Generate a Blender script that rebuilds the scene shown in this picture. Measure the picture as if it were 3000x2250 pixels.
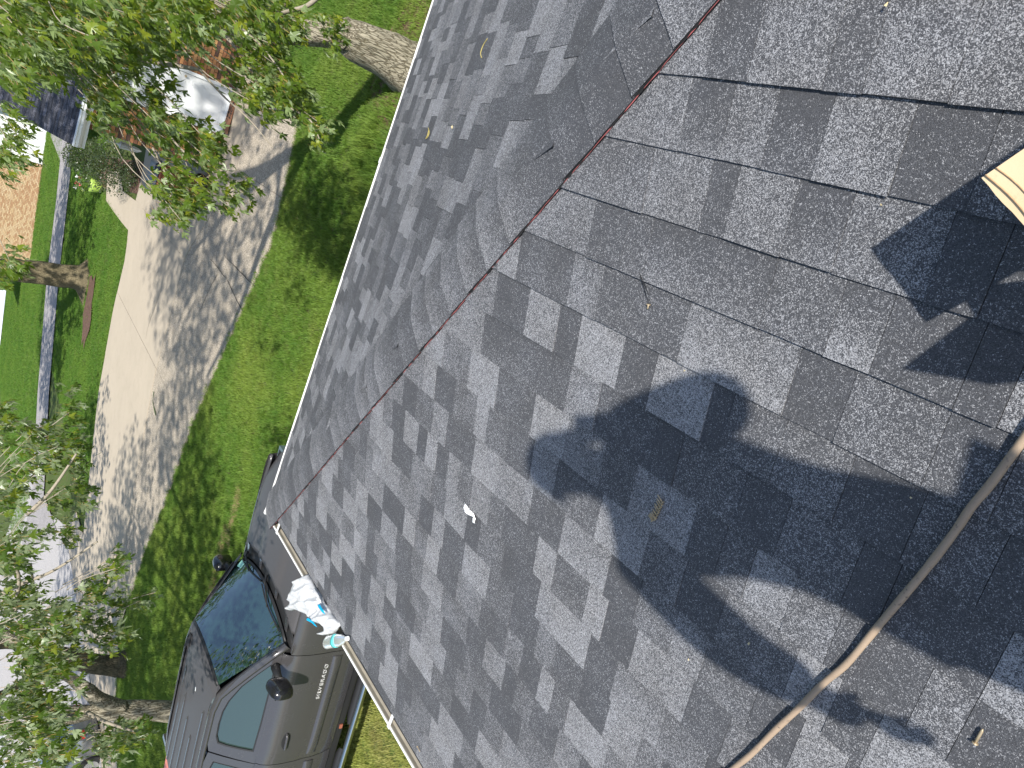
import bpy, bmesh, math, random
from mathutils import Vector, Matrix, noise
random.seed(7)
S = bpy.context.scene
for o in list(bpy.data.objects): bpy.data.objects.remove(o)
COL = S.collection
CH = 4.65                                   # camera height above the neighbour's slab
# ------------------------------------------------------------------ camera
RX = Vector((-0.55797632, -0.36037586, -0.74752394))     # world direction of photo right
RD = Vector((-0.39479456, 0.9075949, -0.14285687))       # world direction of photo down
RF = Vector((0.72993128, 0.21540832, -0.64869089))       # viewing direction
RX.normalize(); RD = (RD - RX*RD.dot(RX)).normalized(); RF = RX.cross(RD)
cam_d = bpy.data.cameras.new('camera'); cam = bpy.data.objects.new('camera', cam_d); COL.objects.link(cam)
M = Matrix((RX, -RD, -RF)).transposed().to_4x4(); M.translation = Vector((0, 0, CH))
cam.matrix_world = M
cam_d.sensor_width = 36; cam_d.lens = 2080/3000*36; cam_d.clip_start = 0.02; cam_d.clip_end = 1500
S.camera = cam
# ------------------------------------------------------------------ world, sun
SUN = Vector((0.6447, 0.2454, -0.7240)).normalized()
w = bpy.data.worlds.new('World'); S.world = w; w.use_nodes = True
nt = w.node_tree; bg = nt.nodes['Background']; sky = nt.nodes.new('ShaderNodeTexSky')
sky.sky_type = 'NISHITA'; sky.sun_disc = False
sky.sun_elevation = math.radians(46.4); sky.sun_rotation = math.atan2(-SUN.x, -SUN.y) % (2*math.pi)
sky.dust_density = 1.0
nt.links.new(sky.outputs[0], bg.inputs[0]); bg.inputs[1].default_value = 0.135
sl = bpy.data.lights.new('sun', 'SUN'); sl.energy = 4.8; sl.angle = math.radians(0.8); sl.color = (1, 0.955, 0.88)
so = bpy.data.objects.new('sun', sl); so.rotation_euler = SUN.to_track_quat('-Z', 'Y').to_euler(); so.location = (0, 0, 40); COL.objects.link(so)
S.view_settings.view_transform = 'Standard'; S.view_settings.look = 'None'; S.view_settings.gamma = 1
S.view_settings.use_curve_mapping = False; S.view_settings.exposure = 0.5
S.render.engine = 'CYCLES'
# ------------------------------------------------------------------ ray helpers (rays used only to find where things stand)
CAMP = Vector((0, 0, CH))
def ray(x, y): return RX*(x-1500) + RD*(y-1125) + RF*2080
def dray(x, y): return ray(x*3000/2212, y*3000/2212)
def gz(y): return -0.075*min(max(y, 0.0), 45.0)
def ground(x, y, dz=0.0):
    r = ray(x, y); p = None; z = 0
    for _ in range(12):
        p = CAMP + r*((z+dz-CH)/r.z); z = gz(p.y)
    return p
def at_x(x, y, X): r = ray(x, y); return CAMP + r*(X/r.x)
def at_z(x, y, Z): r = ray(x, y); return CAMP + r*((Z-CH)/r.z)
def at_d(x, y, d): r = ray(x, y).normalized(); return CAMP + r*d
C3, S3 = 0.948683, 0.316228
YE, XE, ZE = 2.4735, 4.182, 2.61
def onB(x, y):
    r = ray(x, y); k = (ZE-CH + YE/3)/(r.z + r.y/3); return CAMP + r*k
def Bp(x, s, n=0.0): return Vector((x, YE - s*C3 + n*S3, ZE + s*S3 + n*C3))
def Ap(y, s, n=0.0): return Vector((XE - s*C3 + n*S3, y, ZE + s*S3 + n*C3))
def sB(p): return (YE-p.y)/C3
# ------------------------------------------------------------------ object helpers
def mesh(name, vs, fs, mat, parent=None, tone=None, smooth=False, kind=None, attr2=None):
    me = bpy.data.meshes.new(name); me.from_pydata([tuple(v) for v in vs], [], fs)
    if mat: 
        for m_ in (mat if isinstance(mat, (list, tuple)) else [mat]): me.materials.append(m_)
    if tone is not None:
        a = me.attributes.new('tone', 'FLOAT', 'POINT'); a.data.foreach_set('value', tone)
    if attr2 is not None:
        a = me.attributes.new('tint', 'FLOAT', 'POINT'); a.data.foreach_set('value', attr2)
    if smooth: me.polygons.foreach_set('use_smooth', [True]*len(me.polygons))
    me.update()
    o = bpy.data.objects.new(name, me); COL.objects.link(o)
    if parent: o.parent = parent
    if kind: o['kind'] = kind
    return o
def thing(name, label, cat, loc=(0, 0, 0), group=None, rotz=0):
    o = bpy.data.objects.new(name, None); o.location = loc; o.rotation_euler = (0, 0, rotz); o.empty_display_size = 0.1
    COL.objects.link(o); o['label'] = label; o['category'] = cat
    if group: o['group'] = group
    return o
def tag(o, label, cat, group=None):
    o['label'] = label; o['category'] = cat
    if group: o['group'] = group
    return o
def keep(o, parent):                        # parent while mesh stays in world coordinates
    o.parent = parent; o.matrix_parent_inverse = (Matrix.Translation(parent.location) @ parent.rotation_euler.to_matrix().to_4x4()).inverted(); return o
class MB:
    def __init__(s): s.v = []; s.f = []; s.t = []
    def add(s, vs, fs, t=0.5):
        b = len(s.v); s.v += [Vector(v) for v in vs]; s.f += [tuple(i+b for i in f) for f in fs]
        s.t += (list(t) if isinstance(t, (list, tuple)) else [t]*len(vs))
    def box(s, a, b, t=0.5, M=None):
        (x0, y0, z0), (x1, y1, z1) = a, b
        v = [(x0,y0,z0),(x1,y0,z0),(x1,y1,z0),(x0,y1,z0),(x0,y0,z1),(x1,y0,z1),(x1,y1,z1),(x0,y1,z1)]
        if M: v = [M @ Vector(q) for q in v]
        s.add(v, [(0,3,2,1),(4,5,6,7),(0,1,5,4),(1,2,6,5),(2,3,7,6),(3,0,4,7)], t)
    def tube(s, pts, rad, n=8, t=0.5, cap=True):
        pts = [Vector(p) for p in pts]; rings = []
        up = Vector((0.123, 0.2, 1)).normalized()
        b0 = len(s.v)
        for i, p in enumerate(pts):
            d = (pts[min(i+1, len(pts)-1)] - pts[max(i-1, 0)]).normalized()
            a = d.cross(up)
            if a.length < 0.1: a = d.cross(Vector((1, 0, 0)))
            a.normalize(); c = d.cross(a); r = rad[i] if isinstance(rad, (list, tuple)) else rad
            for k in range(n):
                th = 2*math.pi*k/n; s.v.append(p + a*(r*math.cos(th)) + c*(r*math.sin(th))); s.t.append(t)
        for i in range(len(pts)-1):
            for k in range(n):
                A = b0+i*n+k; B = b0+i*n+(k+1) % n; s.f.append((A, B, B+n, A+n))
        if cap:
            s.f.append(tuple(b0+k for k in range(n))[::-1]); s.f.append(tuple(b0+(len(pts)-1)*n+k for k in range(n)))
    def obj(s, name, mat, parent=None, smooth=False, kind=None):
        return mesh(name, s.v, s.f, mat, parent, s.t, smooth, kind)
def bez(pts, n=6):                          # Catmull-Rom through points
    pts = [Vector(p) for p in pts]; out = []
    for i in range(len(pts)-1):
        p0 = pts[max(i-1, 0)]; p1 = pts[i]; p2 = pts[i+1]; p3 = pts[min(i+2, len(pts)-1)]
        for k in range(n):
            t = k/n
            out.append(0.5*((2*p1) + (p2-p0)*t + (2*p0-5*p1+4*p2-p3)*t*t + (3*p1-p0-3*p2+p3)*t**3))
    out.append(pts[-1]); return out
def interp(tab, y):
    if y <= tab[0][0]: return tab[0][1]
    for (a, b), (c, d) in zip(tab, tab[1:]):
        if y <= c: return b + (d-b)*(y-a)/(c-a)
    return tab[-1][1]
# ------------------------------------------------------------------ materials
def newmat(name):
    m = bpy.data.materials.new(name); m.use_nodes = True; n = m.node_tree.nodes; n.clear()
    out = n.new('ShaderNodeOutputMaterial'); b = n.new('ShaderNodeBsdfPrincipled'); m.node_tree.links.new(b.outputs[0], out.inputs[0])
    return m, m.node_tree, b, out
def N(t, typ, **k):
    n = t.nodes.new(typ)
    for a, v in k.items():
        if a in ('operation', 'blend_type', 'data_type', 'feature', 'attribute_name', 'noise_dimensions', 'distance', 'clamp', 'attribute_type', 'musgrave_type', 'wave_type', 'bands_direction', 'rings_direction'): setattr(n, a, v)
        else: n.inputs[a].default_value = v
    return n
def ramp(t, src, stops):
    r = t.nodes.new('ShaderNodeValToRGB'); e = r.color_ramp.elements
    while len(e) < len(stops): e.new(0.5)
    for i, (p, c) in enumerate(stops): e[i].position = p; e[i].color = (c[0], c[1], c[2], 1) if not isinstance(c, (int, float)) else (c, c, c, 1)
    t.links.new(src, r.inputs[0]); return r
def mixc(t, f, a, b, mode='MIX'):
    m = t.nodes.new('ShaderNodeMix'); m.data_type = 'RGBA'; m.blend_type = mode; m.clamp_factor = True
    for s, v in ((m.inputs[0], f), (m.inputs[6], a), (m.inputs[7], b)):
        if isinstance(v, bpy.types.NodeSocket): t.links.new(v, s)
        elif isinstance(v, (int, float)): s.default_value = v if s == m.inputs[0] else (v, v, v, 1)
        else: s.default_value = (v[0], v[1], v[2], 1)
    return m.outputs[2]
def mathn(t, op, a, b=None, c=None, clamp=False):
    m = t.nodes.new('ShaderNodeMath'); m.operation = op; m.use_clamp = clamp
    for i, v in enumerate((a, b, c)):
        if v is None: continue
        if isinstance(v, bpy.types.NodeSocket): t.links.new(v, m.inputs[i])
        else: m.inputs[i].default_value = v
    return m.outputs[0]
def coords(t, kind='Object', scale=None):
    c = t.nodes.new('ShaderNodeTexCoord').outputs[kind]
    if scale:
        mp = t.nodes.new('ShaderNodeMapping'); mp.inputs['Scale'].default_value = scale; t.links.new(c, mp.inputs[0]); return mp.outputs[0]
    return c
def noisen(t, co, scale, detail=4, rough=0.5, dist=0.0):
    n = t.nodes.new('ShaderNodeTexNoise'); n.inputs['Scale'].default_value = scale; n.inputs['Detail'].default_value = detail
    n.inputs['Roughness'].default_value = rough; n.inputs['Distortion'].default_value = dist
    if co: t.links.new(co, n.inputs['Vector'])
    return n
def vor(t, co, scale, feature='F1', rnd=1.0):
    n = t.nodes.new('ShaderNodeTexVoronoi'); n.feature = feature; n.inputs['Scale'].default_value = scale; n.inputs['Randomness'].default_value = rnd
    t.links.new(co, n.inputs['Vector']); return n
def bump(t, b, h, strength=0.3, dist=0.01):
    n = t.nodes.new('ShaderNodeBump'); n.inputs['Strength'].default_value = strength; n.inputs['Distance'].default_value = dist
    t.links.new(h, n.inputs['Height']); t.links.new(n.outputs[0], b.inputs['Normal'])
def attr(t, name='tone'):
    a = t.nodes.new('ShaderNodeAttribute'); a.attribute_name = name; return a
def simple(name, col, rough=0.6, metal=0.0, spec=0.5, var=0.12, scale=8, bmp=0.0, coat=0.0):
    m, t, b, o = newmat(name); co = coords(t)
    n = noisen(t, co, scale, 5)
    c = mixc(t, n.outputs[0], [x*(1-var) for x in col], [min(1, x*(1+var)) for x in col])
    t.links.new(c, b.inputs['Base Color']); b.inputs['Roughness'].default_value = rough; b.inputs['Metallic'].default_value = metal
    b.inputs['Specular IOR Level'].default_value = spec; b.inputs['Coat Weight'].default_value = coat
    if bmp: bump(t, b, n.outputs[0], bmp, 0.01)
    return m
def shingle_mat(name, dark, light, gs=360, tint=0.0):
    m, t, b, o = newmat(name); co = coords(t)
    v = vor(t, co, gs); v2 = vor(t, co, gs*0.52); n = noisen(t, co, 7, 3); n2 = noisen(t, co, 45, 2)
    sep = t.nodes.new('ShaderNodeSeparateColor'); t.links.new(v.outputs['Color'], sep.inputs[0])
    sep2 = t.nodes.new('ShaderNodeSeparateColor'); t.links.new(v2.outputs['Color'], sep2.inputs[0])
    a = attr(t).outputs['Fac']
    g = mathn(t, 'MULTIPLY_ADD', sep.outputs[0], 0.62, mathn(t, 'MULTIPLY', sep2.outputs[1], 0.38))
    # threshold: share of pale granules follows tone, wobbling softly
    th = mathn(t, 'SUBTRACT', 0.86, mathn(t, 'MULTIPLY', a, 0.62))
    th = mathn(t, 'ADD', th, mathn(t, 'MULTIPLY', mathn(t, 'SUBTRACT', n.outputs[0], 0.5), 0.30))
    th = mathn(t, 'ADD', th, mathn(t, 'MULTIPLY', mathn(t, 'SUBTRACT', n2.outputs[0], 0.5), 0.18))
    v3 = vor(t, co, gs*.26); s3 = t.nodes.new('ShaderNodeSeparateColor'); t.links.new(v3.outputs['Color'], s3.inputs[0])
    v4 = vor(t, co, gs*.13); s4 = t.nodes.new('ShaderNodeSeparateColor'); t.links.new(v4.outputs['Color'], s4.inputs[0])
    th = mathn(t, 'ADD', th, mathn(t, 'MULTIPLY', mathn(t, 'SUBTRACT', s3.outputs[0], 0.5), 0.10))
    th = mathn(t, 'ADD', th, mathn(t, 'MULTIPLY', mathn(t, 'SUBTRACT', s4.outputs[0], 0.5), 0.05))
    mask = mathn(t, 'MULTIPLY', mathn(t, 'SUBTRACT', g, th), 7.0, clamp=True)
    dk = mixc(t, sep.outputs[2], [x*0.62 for x in dark], [x*1.45 for x in dark])
    lt = mixc(t, sep2.outputs[2], [x*0.6 for x in light], [x*1.35 for x in light])
    c = mixc(t, mask, dk, lt)
    sh = mixc(t, n.outputs[0], (0.96, 0.98, 1.03), (1.05, 1.0, 0.93))
    c = mixc(t, 0.7, c, sh, 'MULTIPLY')
    t.links.new(c, b.inputs['Base Color']); b.inputs['Roughness'].default_value = 0.82; b.inputs['Specular IOR Level'].default_value = 0.35
    bump(t, b, mathn(t, 'ADD', sep.outputs[1], mathn(t, 'MULTIPLY', v.outputs['Distance'], -1.0)), 0.55, 0.0016)
    return m
M_SH = shingle_mat('asphalt_shingle', (0.069, 0.072, 0.080), (0.335, 0.34, 0.355), 740)
M_EDGE = simple('shingle_felt', (0.012, 0.012, 0.013), 0.95)
M_CHALK = simple('red_chalk', (0.36, 0.10, 0.10), 0.9, scale=120, var=0.5)
M_WHITE = simple('white_painted_metal', (0.78, 0.78, 0.76), 0.35, spec=0.5, scale=20, var=0.06)
M_WHITEP = simple('white_paint', (0.75, 0.76, 0.76), 0.45, scale=5, var=0.06)
M_BEIGE = simple('weathered_gutter_inside', (0.33, 0.30, 0.24), 0.6, scale=14, var=0.35, bmp=0.2)
M_SIDING = simple('house_siding', (0.6, 0.58, 0.52), 0.7)
def bark_mat(name, a, b_, sc=1.0):
    m, t, b, o = newmat(name); co = coords(t, 'Object', (15*sc, 15*sc, 2.4*sc))
    v = vor(t, co, 2.0, 'DISTANCE_TO_EDGE'); n = noisen(t, coords(t), 6*sc, 6, 0.65); n2 = noisen(t, co, 3.5, 6, 0.7)
    nv = noisen(t, co, 1.5, 3); mp = t.nodes.new('ShaderNodeVectorMath'); mp.operation = 'ADD'
    t.links.new(co, mp.inputs[0]); t.links.new(nv.outputs['Color'], mp.inputs[1]); t.links.new(mp.outputs[0], v.inputs['Vector'])
    cr = ramp(t, v.outputs['Distance'], [(0.0, 0.0), (0.16, 1.0)])
    f = mathn(t, 'MULTIPLY', cr.outputs[0], n2.outputs[0], clamp=True)
    c = mixc(t, mathn(t, 'MULTIPLY', f, 1.7, clamp=True), a, b_)
    c = mixc(t, n.outputs[0], c, mixc(t, 0.5, c, (0.16, 0.17, 0.10)))
    t.links.new(c, b.inputs['Base Color']); b.inputs['Roughness'].default_value = 0.95; b.inputs['Specular IOR Level'].default_value = 0.1
    bump(t, b, f, 1.0, 0.03); return m
M_BARK = bark_mat('silver_maple_bark', (0.12, 0.09, 0.06), (0.56, 0.50, 0.39))
M_BARK2 = bark_mat('ridged_bark', (0.09, 0.065, 0.04), (0.34, 0.27, 0.17), 1.2)
M_BARKD = bark_mat('dark_bark', (0.04, 0.03, 0.022), (0.14, 0.11, 0.08))
M_TWIG = simple('twig_bark', (0.30, 0.26, 0.20), 0.9, scale=30, var=0.4)
M_PETIOLE = simple('leaf_stalk', (0.42, 0.26, 0.08), 0.6)
def leaf_mat(name, top, bot, obj=True, trans=0.35):
    m, t, b, o = newmat(name)
    a = attr(t).outputs['Fac']; oi = t.nodes.new('ShaderNodeObjectInfo').outputs['Random'] if obj else None
    r = mathn(t, 'FRACT', mathn(t, 'ADD', a, oi)) if obj else a
    geo = t.nodes.new('ShaderNodeNewGeometry')
    ct = ramp(t, r, [(0.0, [x*0.62 for x in top]), (0.55, top), (0.85, (top[0]*1.7, top[1]*1.35, top[2]*0.9)), (1.0, (top[0]*2.4, top[1]*1.6, top[2]*1.0))]).outputs[0]
    cb = mixc(t, r, [x*0.8 for x in bot], [x*1.15 for x in bot])
    c = mixc(t, geo.outputs['Backfacing'], ct, cb)
    t.links.new(c, b.inputs['Base Color']); b.inputs['Roughness'].default_value = 0.36; b.inputs['Specular IOR Level'].default_value = 0.5
    tr = t.nodes.new('ShaderNodeBsdfTranslucent'); tc = mixc(t, 0.65, c, (0.30, 0.42, 0.03)); t.links.new(tc, tr.inputs[0])
    ms = t.nodes.new('ShaderNodeMixShader'); ms.inputs[0].default_value = trans
    t.links.new(b.outputs[0], ms.inputs[1]); t.links.new(tr.outputs[0], ms.inputs[2]); t.links.new(ms.outputs[0], o.inputs[0]); return m
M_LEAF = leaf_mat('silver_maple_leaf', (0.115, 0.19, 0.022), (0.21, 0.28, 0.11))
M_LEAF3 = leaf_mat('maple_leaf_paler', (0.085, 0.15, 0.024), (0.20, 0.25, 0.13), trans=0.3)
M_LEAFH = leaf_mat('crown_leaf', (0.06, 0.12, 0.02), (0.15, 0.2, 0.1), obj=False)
M_BUSH = leaf_mat('dark_bush_leaf', (0.03, 0.055, 0.016), (0.05, 0.07, 0.03), obj=False, trans=0.15)
M_BUSHY = leaf_mat('lime_bush_leaf', (0.34, 0.42, 0.03), (0.34, 0.4, 0.05), obj=False, trans=0.3)
def grass_mat(name, a, b_, c_, dry=0.0):
    m, t, b, o = newmat(name); oi = t.nodes.new('ShaderNodeObjectInfo')
    geo = t.nodes.new('ShaderNodeNewGeometry')
    n = noisen(t, geo.outputs['Position'], 0.55, 4, 0.6); n2 = noisen(t, geo.outputs['Position'], 3.0, 3)
    c = mixc(t, oi.outputs['Random'], a, b_)
    f = ramp(t, n.outputs[0], [(0.42, 0.0), (0.68, 1.0)]).outputs[0]
    c = mixc(t, mathn(t, 'MULTIPLY', f, 0.8), c, c_)
    f2 = ramp(t, n2.outputs[0], [(0.55, 0.0), (0.75, 1.0)]).outputs[0]
    c = mixc(t, mathn(t, 'MULTIPLY', f2, 0.25+dry), c, (0.30, 0.26, 0.10))
    t.links.new(c, b.inputs['Base Color']); b.inputs['Roughness'].default_value = 0.55; b.inputs['Specular IOR Level'].default_value = 0.25
    tr = t.nodes.new('ShaderNodeBsdfTranslucent'); t.links.new(mixc(t, 0.4, c, (0.25, 0.38, 0.03)), tr.inputs[0])
    ms = t.nodes.new('ShaderNodeMixShader'); ms.inputs[0].default_value = 0.3
    t.links.new(b.outputs[0], ms.inputs[1]); t.links.new(tr.outputs[0], ms.inputs[2]); t.links.new(ms.outputs[0], o.inputs[0]); return m
M_GRASS = grass_mat('lawn_grass_blades', (0.08, 0.18, 0.022), (0.16, 0.265, 0.04), (0.24, 0.32, 0.055))
M_GRASSF = grass_mat('far_lawn_blades', (0.06, 0.155, 0.018), (0.115, 0.22, 0.028), (0.15, 0.25, 0.035))
M_GRASSY = grass_mat('dry_lawn_blades', (0.30, 0.33, 0.08), (0.42, 0.40, 0.14), (0.34, 0.40, 0.08), 0.3)
def soil_mat():
    m, t, b, o = newmat('turf_soil'); co = coords(t)
    n = noisen(t, co, 0.5, 5); n2 = noisen(t, co, 9, 6, 0.7)
    c = mixc(t, n.outputs[0], (0.045, 0.085, 0.016), (0.085, 0.13, 0.03)); c = mixc(t, ramp(t, n2.outputs[0], [(0.45, 0.0), (0.7, 1.0)]).outputs[0], c, (0.12, 0.10, 0.055))
    t.links.new(c, b.inputs['Base Color']); b.inputs['Roughness'].default_value = 0.95; b.inputs['Specular IOR Level'].default_value = 0.1; bump(t, b, n2.outputs[0], 0.8, 0.03); return m
M_SOIL = soil_mat()
def conc(name, base, spec_sc=90, agg=0.0, var=0.12, stain=0.0):
    m, t, b, o = newmat(name); co = coords(t)
    n = noisen(t, co, 0.8, 6, 0.6); n2 = noisen(t, co, 22, 4, 0.7); v = vor(t, co, spec_sc)
    sep = t.nodes.new('ShaderNodeSeparateColor'); t.links.new(v.outputs['Color'], sep.inputs[0])
    c = mixc(t, n.outputs[0], [x*(1-var) for x in base], [x*(1+var) for x in base])
    c = mixc(t, mathn(t, 'MULTIPLY', n2.outputs[0], 0.35), c, [x*0.72 for x in base])
    if agg: 
        ac = ramp(t, sep.outputs[0], [(0.0, [x*0.35 for x in base]), (0.35, [x*0.8 for x in base]), (0.75, [x*1.15 for x in base]), (1.0, [min(1, x*1.9) for x in base])]).outputs[0]
        c = mixc(t, agg, c, ac)
    dk = vor(t, co, 5.5); pit = ramp(t, dk.outputs['Distance'], [(0.05, 1.0), (0.09, 0.0)]).outputs[0]
    c = mixc(t, mathn(t, 'MULTIPLY', pit, 0.35), c, [x*0.35 for x in base])
    if stain:
        ns = noisen(t, co, 2.2, 7, 0.72, 0.6); c = mixc(t, mathn(t, 'MULTIPLY', ramp(t, ns.outputs[0], [(0.48, 0.0), (0.66, 1.0)]).outputs[0], stain), c, [x*0.45 for x in base])
    t.links.new(c, b.inputs['Base Color']); b.inputs['Roughness'].default_value = 0.88; b.inputs['Specular IOR Level'].default_value = 0.2
    bump(t, b, sep.outputs[1] if agg else n2.outputs[0], 0.5 if agg else 0.25, 0.006 if agg else 0.004); return m
M_CONC = conc('smooth_concrete', (0.46, 0.395, 0.305), stain=0.12)
M_AGG = conc('exposed_aggregate', (0.40, 0.345, 0.27), 70, agg=0.75, stain=0.3)
M_ASPH = conc('old_street_asphalt', (0.33, 0.31, 0.30), 60, agg=0.6, stain=0.35)
M_STREET = conc('concrete_street', (0.42, 0.40, 0.385), 90, agg=0.3)
M_MULCH = conc('bark_mulch', (0.13, 0.075, 0.055), 35, agg=0.8, stain=0.4)
M_CRACK = simple('crack_fill', (0.05, 0.045, 0.035), 0.95)

# ================================================================== GROUND
def ribbon(name, tabL, tabR, y0, y1, dz, mat, thick=0.0, parent=None, kind=None, step=0.5):
    ys = [y0]; y = math.floor(y0/step)*step+step
    while y < y1-1e-4: ys.append(y); y += step
    ys.append(y1); vs = []; fs = []
    for y in ys:
        z = gz(y)+dz; a = interp(tabL, y); b = interp(tabR, y)
        vs += [(a, y, z), (b, y, z), (a, y, z-0.12), (b, y, z-0.12)]
    for i in range(len(ys)-1):
        k = 4*i; fs += [(k, k+1, k+5, k+4), (k+2, k, k+4, k+6), (k+1, k+3, k+7, k+5)]
    n = 4*(len(ys)-1); fs += [(0, 2, 3, 1), (n, n+1, n+3, n+2)]
    return mesh(name, vs, fs, mat, parent, None, kind=kind)
vs = []; fs = []; ysg = [-90, -40, -15, -5] + [0, 15, 30, 45, 90, 160]; xsg = [-60, -20, 0, 4, 8, 12, 16, 24, 32, 45, 70, 120, 300]
for y in ysg:
    for x in xsg: vs.append((x, y, gz(y)-0.03))
nx = len(xsg)
for j in range(len(ysg)-1):
    for i in range(nx-1): k = j*nx+i; fs.append((k, k+1, k+1+nx, k+nx))
mesh('ground', vs, fs, M_SOIL, kind='structure')
def gtab(px): return sorted([(ground(*p).y, ground(*p).x) for p in px])
near = gtab([(870,340),(865,400),(800,700),(700,930),(560,1250),(480,1480),(430,1600),(380,1750),(345,1850),(335,2100),(345,2250)])
seam = gtab([(600,520),(545,750),(480,1000),(455,1100),(400,1400),(385,1500),(365,1600),(330,1750),(315,1850)])
far = gtab([(370,750),(335,900),(290,1150),(262,1400),(240,1560)])
near = [(-3.2, 13.5)] + [q for q in near if q[0] < interp([(0, 0)], 0) + ground(380, 1750).y + .01]
YE_D = ground(380, 1750).y
YJ = [ground(460,1080).y, ground(410,1290).y, ground(360,1520).y]
drv = bpy.data.objects.new('driveway', None); COL.objects.link(drv); drv['kind'] = 'structure'
yprev = -0.5
J = [1.2] + [YJ[0]-1.4, YJ[0], YJ[1], YJ[2], YE_D]
wallX = 17.32
seamf = lambda y: min(interp(seam, y), 17.6) if y > 2 else 16.25
seam2 = [(-3.2, 15.9), (1.4, 16.0), (3.5, seam[0][1])] + [q for q in seam if q[0] > 3.6]
for j in J:
    ribbon('aggregate_slab', near, [(y, x-0.008) for y, x in seam2], yprev+0.008, j, 0.012, M_AGG, parent=drv); yprev = j
yprev = -1.25
far2 = [(-3.2, wallX), (1.44, wallX), (1.4401, 25.5), (3.2, 25.5), (5.0, far[0][1]+0.3)] + far
for j in [1.44, 3.9] + [YJ[0], YJ[1], YJ[2], YE_D]:
    ribbon('concrete_slab', [(y, x+0.008) for y, x in seam2], far2, yprev+0.008, j, 0.018 + (0.006 if j in (YJ[1],) else 0), M_CONC, parent=drv); yprev = j
# cracks in the pavement
def gline(name, px, wd, mat, dz=0.022, parent=None):
    pts = [ground(*p) for p in px]; vs = []; fs = []
    pts = bez(pts, 4)
    for i, p in enumerate(pts):
        d = (pts[min(i+1, len(pts)-1)]-pts[max(i-1, 0)]).normalized(); n_ = Vector((-d.y, d.x, 0))*(wd*random.uniform(0.4, 1.3))
        jx = Vector((random.uniform(-1, 1), random.uniform(-1, 1), 0))*wd*0.8
        for q in (p+n_+jx, p-n_+jx): vs.append((q.x, q.y, gz(q.y)+dz))
    for i in range(len(pts)-1): k = 2*i; fs.append((k, k+1, k+3, k+2))
    return mesh(name, vs, fs, mat, parent)
z3 = lambda x, y: (x*.4521, 750+y*.4521)
gline('pavement_crack', [z3(1370,20), z3(1430,95), z3(1480,160), z3(1540,290), z3(1580,355)], 0.012, M_CRACK, parent=drv)
gline('pavement_crack', [z3(1430,95), z3(1370,200), z3(1300,360)], 0.007, M_CRACK, parent=drv)
gline('pavement_crack', [z3(1460,0), z3(1560,100), z3(1659,200)], 0.010, M_CRACK, parent=drv)
gline('pavement_crack', [z3(1050,220), z3(970,440), z3(950,540)], 0.007, M_CRACK, parent=drv)
M_MOSS = simple('moss_in_crack', (0.07, 0.10, 0.03), 0.95, scale=60, var=0.5)
gline('moss_streak', [z3(1003,880), z3(998,960), z3(1015,1030)], 0.03, M_MOSS, 0.03, drv)
# street and the old asphalt lane behind
def gpoly(name, px, dz, mat, kind='structure', parent=None):
    pts = [ground(*p) if not isinstance(p, Vector) else p for p in px]; me = bmesh.new()
    v = [me.verts.new((p.x, p.y, gz(p.y)+dz)) for p in pts]; f = me.faces.new(v)
    bmesh.ops.triangulate(me, faces=[f]); m_ = bpy.data.meshes.new(name); me.to_mesh(m_); me.free(); m_.materials.append(mat)
    o = bpy.data.objects.new(name, m_); COL.objects.link(o)
    if parent: o.parent = parent
    else: o['kind'] = kind
    return o
curb = [(190,1536),(203,1613),(217,1694),(240,1850),(265,1990),(290,2100),(300,2260)]
xe = interp(far2, YE_D); xn = interp(near, YE_D)
gpoly('street', [Vector((14, 44, 0)), Vector((60, 44, 0)), Vector((42, 22, 0)), (100,1470)] + curb + [Vector((10.0, 19, 0)), Vector((-20, 19, 0)), Vector((-20, 44, 0))], .006, M_STREET)
gpoly('driveway_apron', [Vector((xe, YE_D+.01, 0)), Vector((xn, YE_D+.01, 0)), (350,1850),(338,2100),(345,2250), (350,2400), (306,2400)] + curb[::-1] + [(225,1500),(245,1568)], .015, M_CONC, parent=drv)
gline('kerb_joint', curb[1:], .014, M_CRACK, .02, drv)
gline('kerb_joint', [(255,1600),(275,1800),(300,1960),(322,2055),(330,2250)], .010, M_CRACK, .02, drv)
lane = [((150,400),(215,400)), ((178,470),(212,470)), ((165,600),(198,600)), ((140,800),(175,800)), ((124,1000),(158,1000)), ((112,1150),(145,1150)), ((104,1300),(138,1300)), ((96,1450),(130,1450)), ((60,1620),(170,1560))]
vs = []; fs = []
for a, b in lane:
    for p in (a, b): q = ground(*p); vs.append((q.x, q.y, gz(q.y)+0.03))
for i in range(len(lane)-1): k = 2*i; fs.append((k, k+1, k+3, k+2))
vs += [(78, -20, .03), (72, -20, .03)]; fs.append((0, 1, len(vs)-1, len(vs)-2))
mesh('lane', vs, fs, M_ASPH, kind='structure')
# walkway in front of neighbour, garden bed, apron kerb
z1 = lambda x, y: (x*.4521, y*.4521)
gpoly('path', [z1(700,1110), z1(780,1110), z1(800,1240), z1(880,1300), z1(940,1330), z1(840,1500), z1(790,1440), z1(730,1360), z1(690,1300)], 0.016, M_CONC)
gpoly('mulch_bed', [z1(560,1000), z1(940,1050), z1(960,1180), z1(900,1260), z1(830,1240), z1(780,1100), z1(700,1100), z1(690,1230), z1(650,1200), z1(600,1060)], 0.008, M_MULCH)

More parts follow.
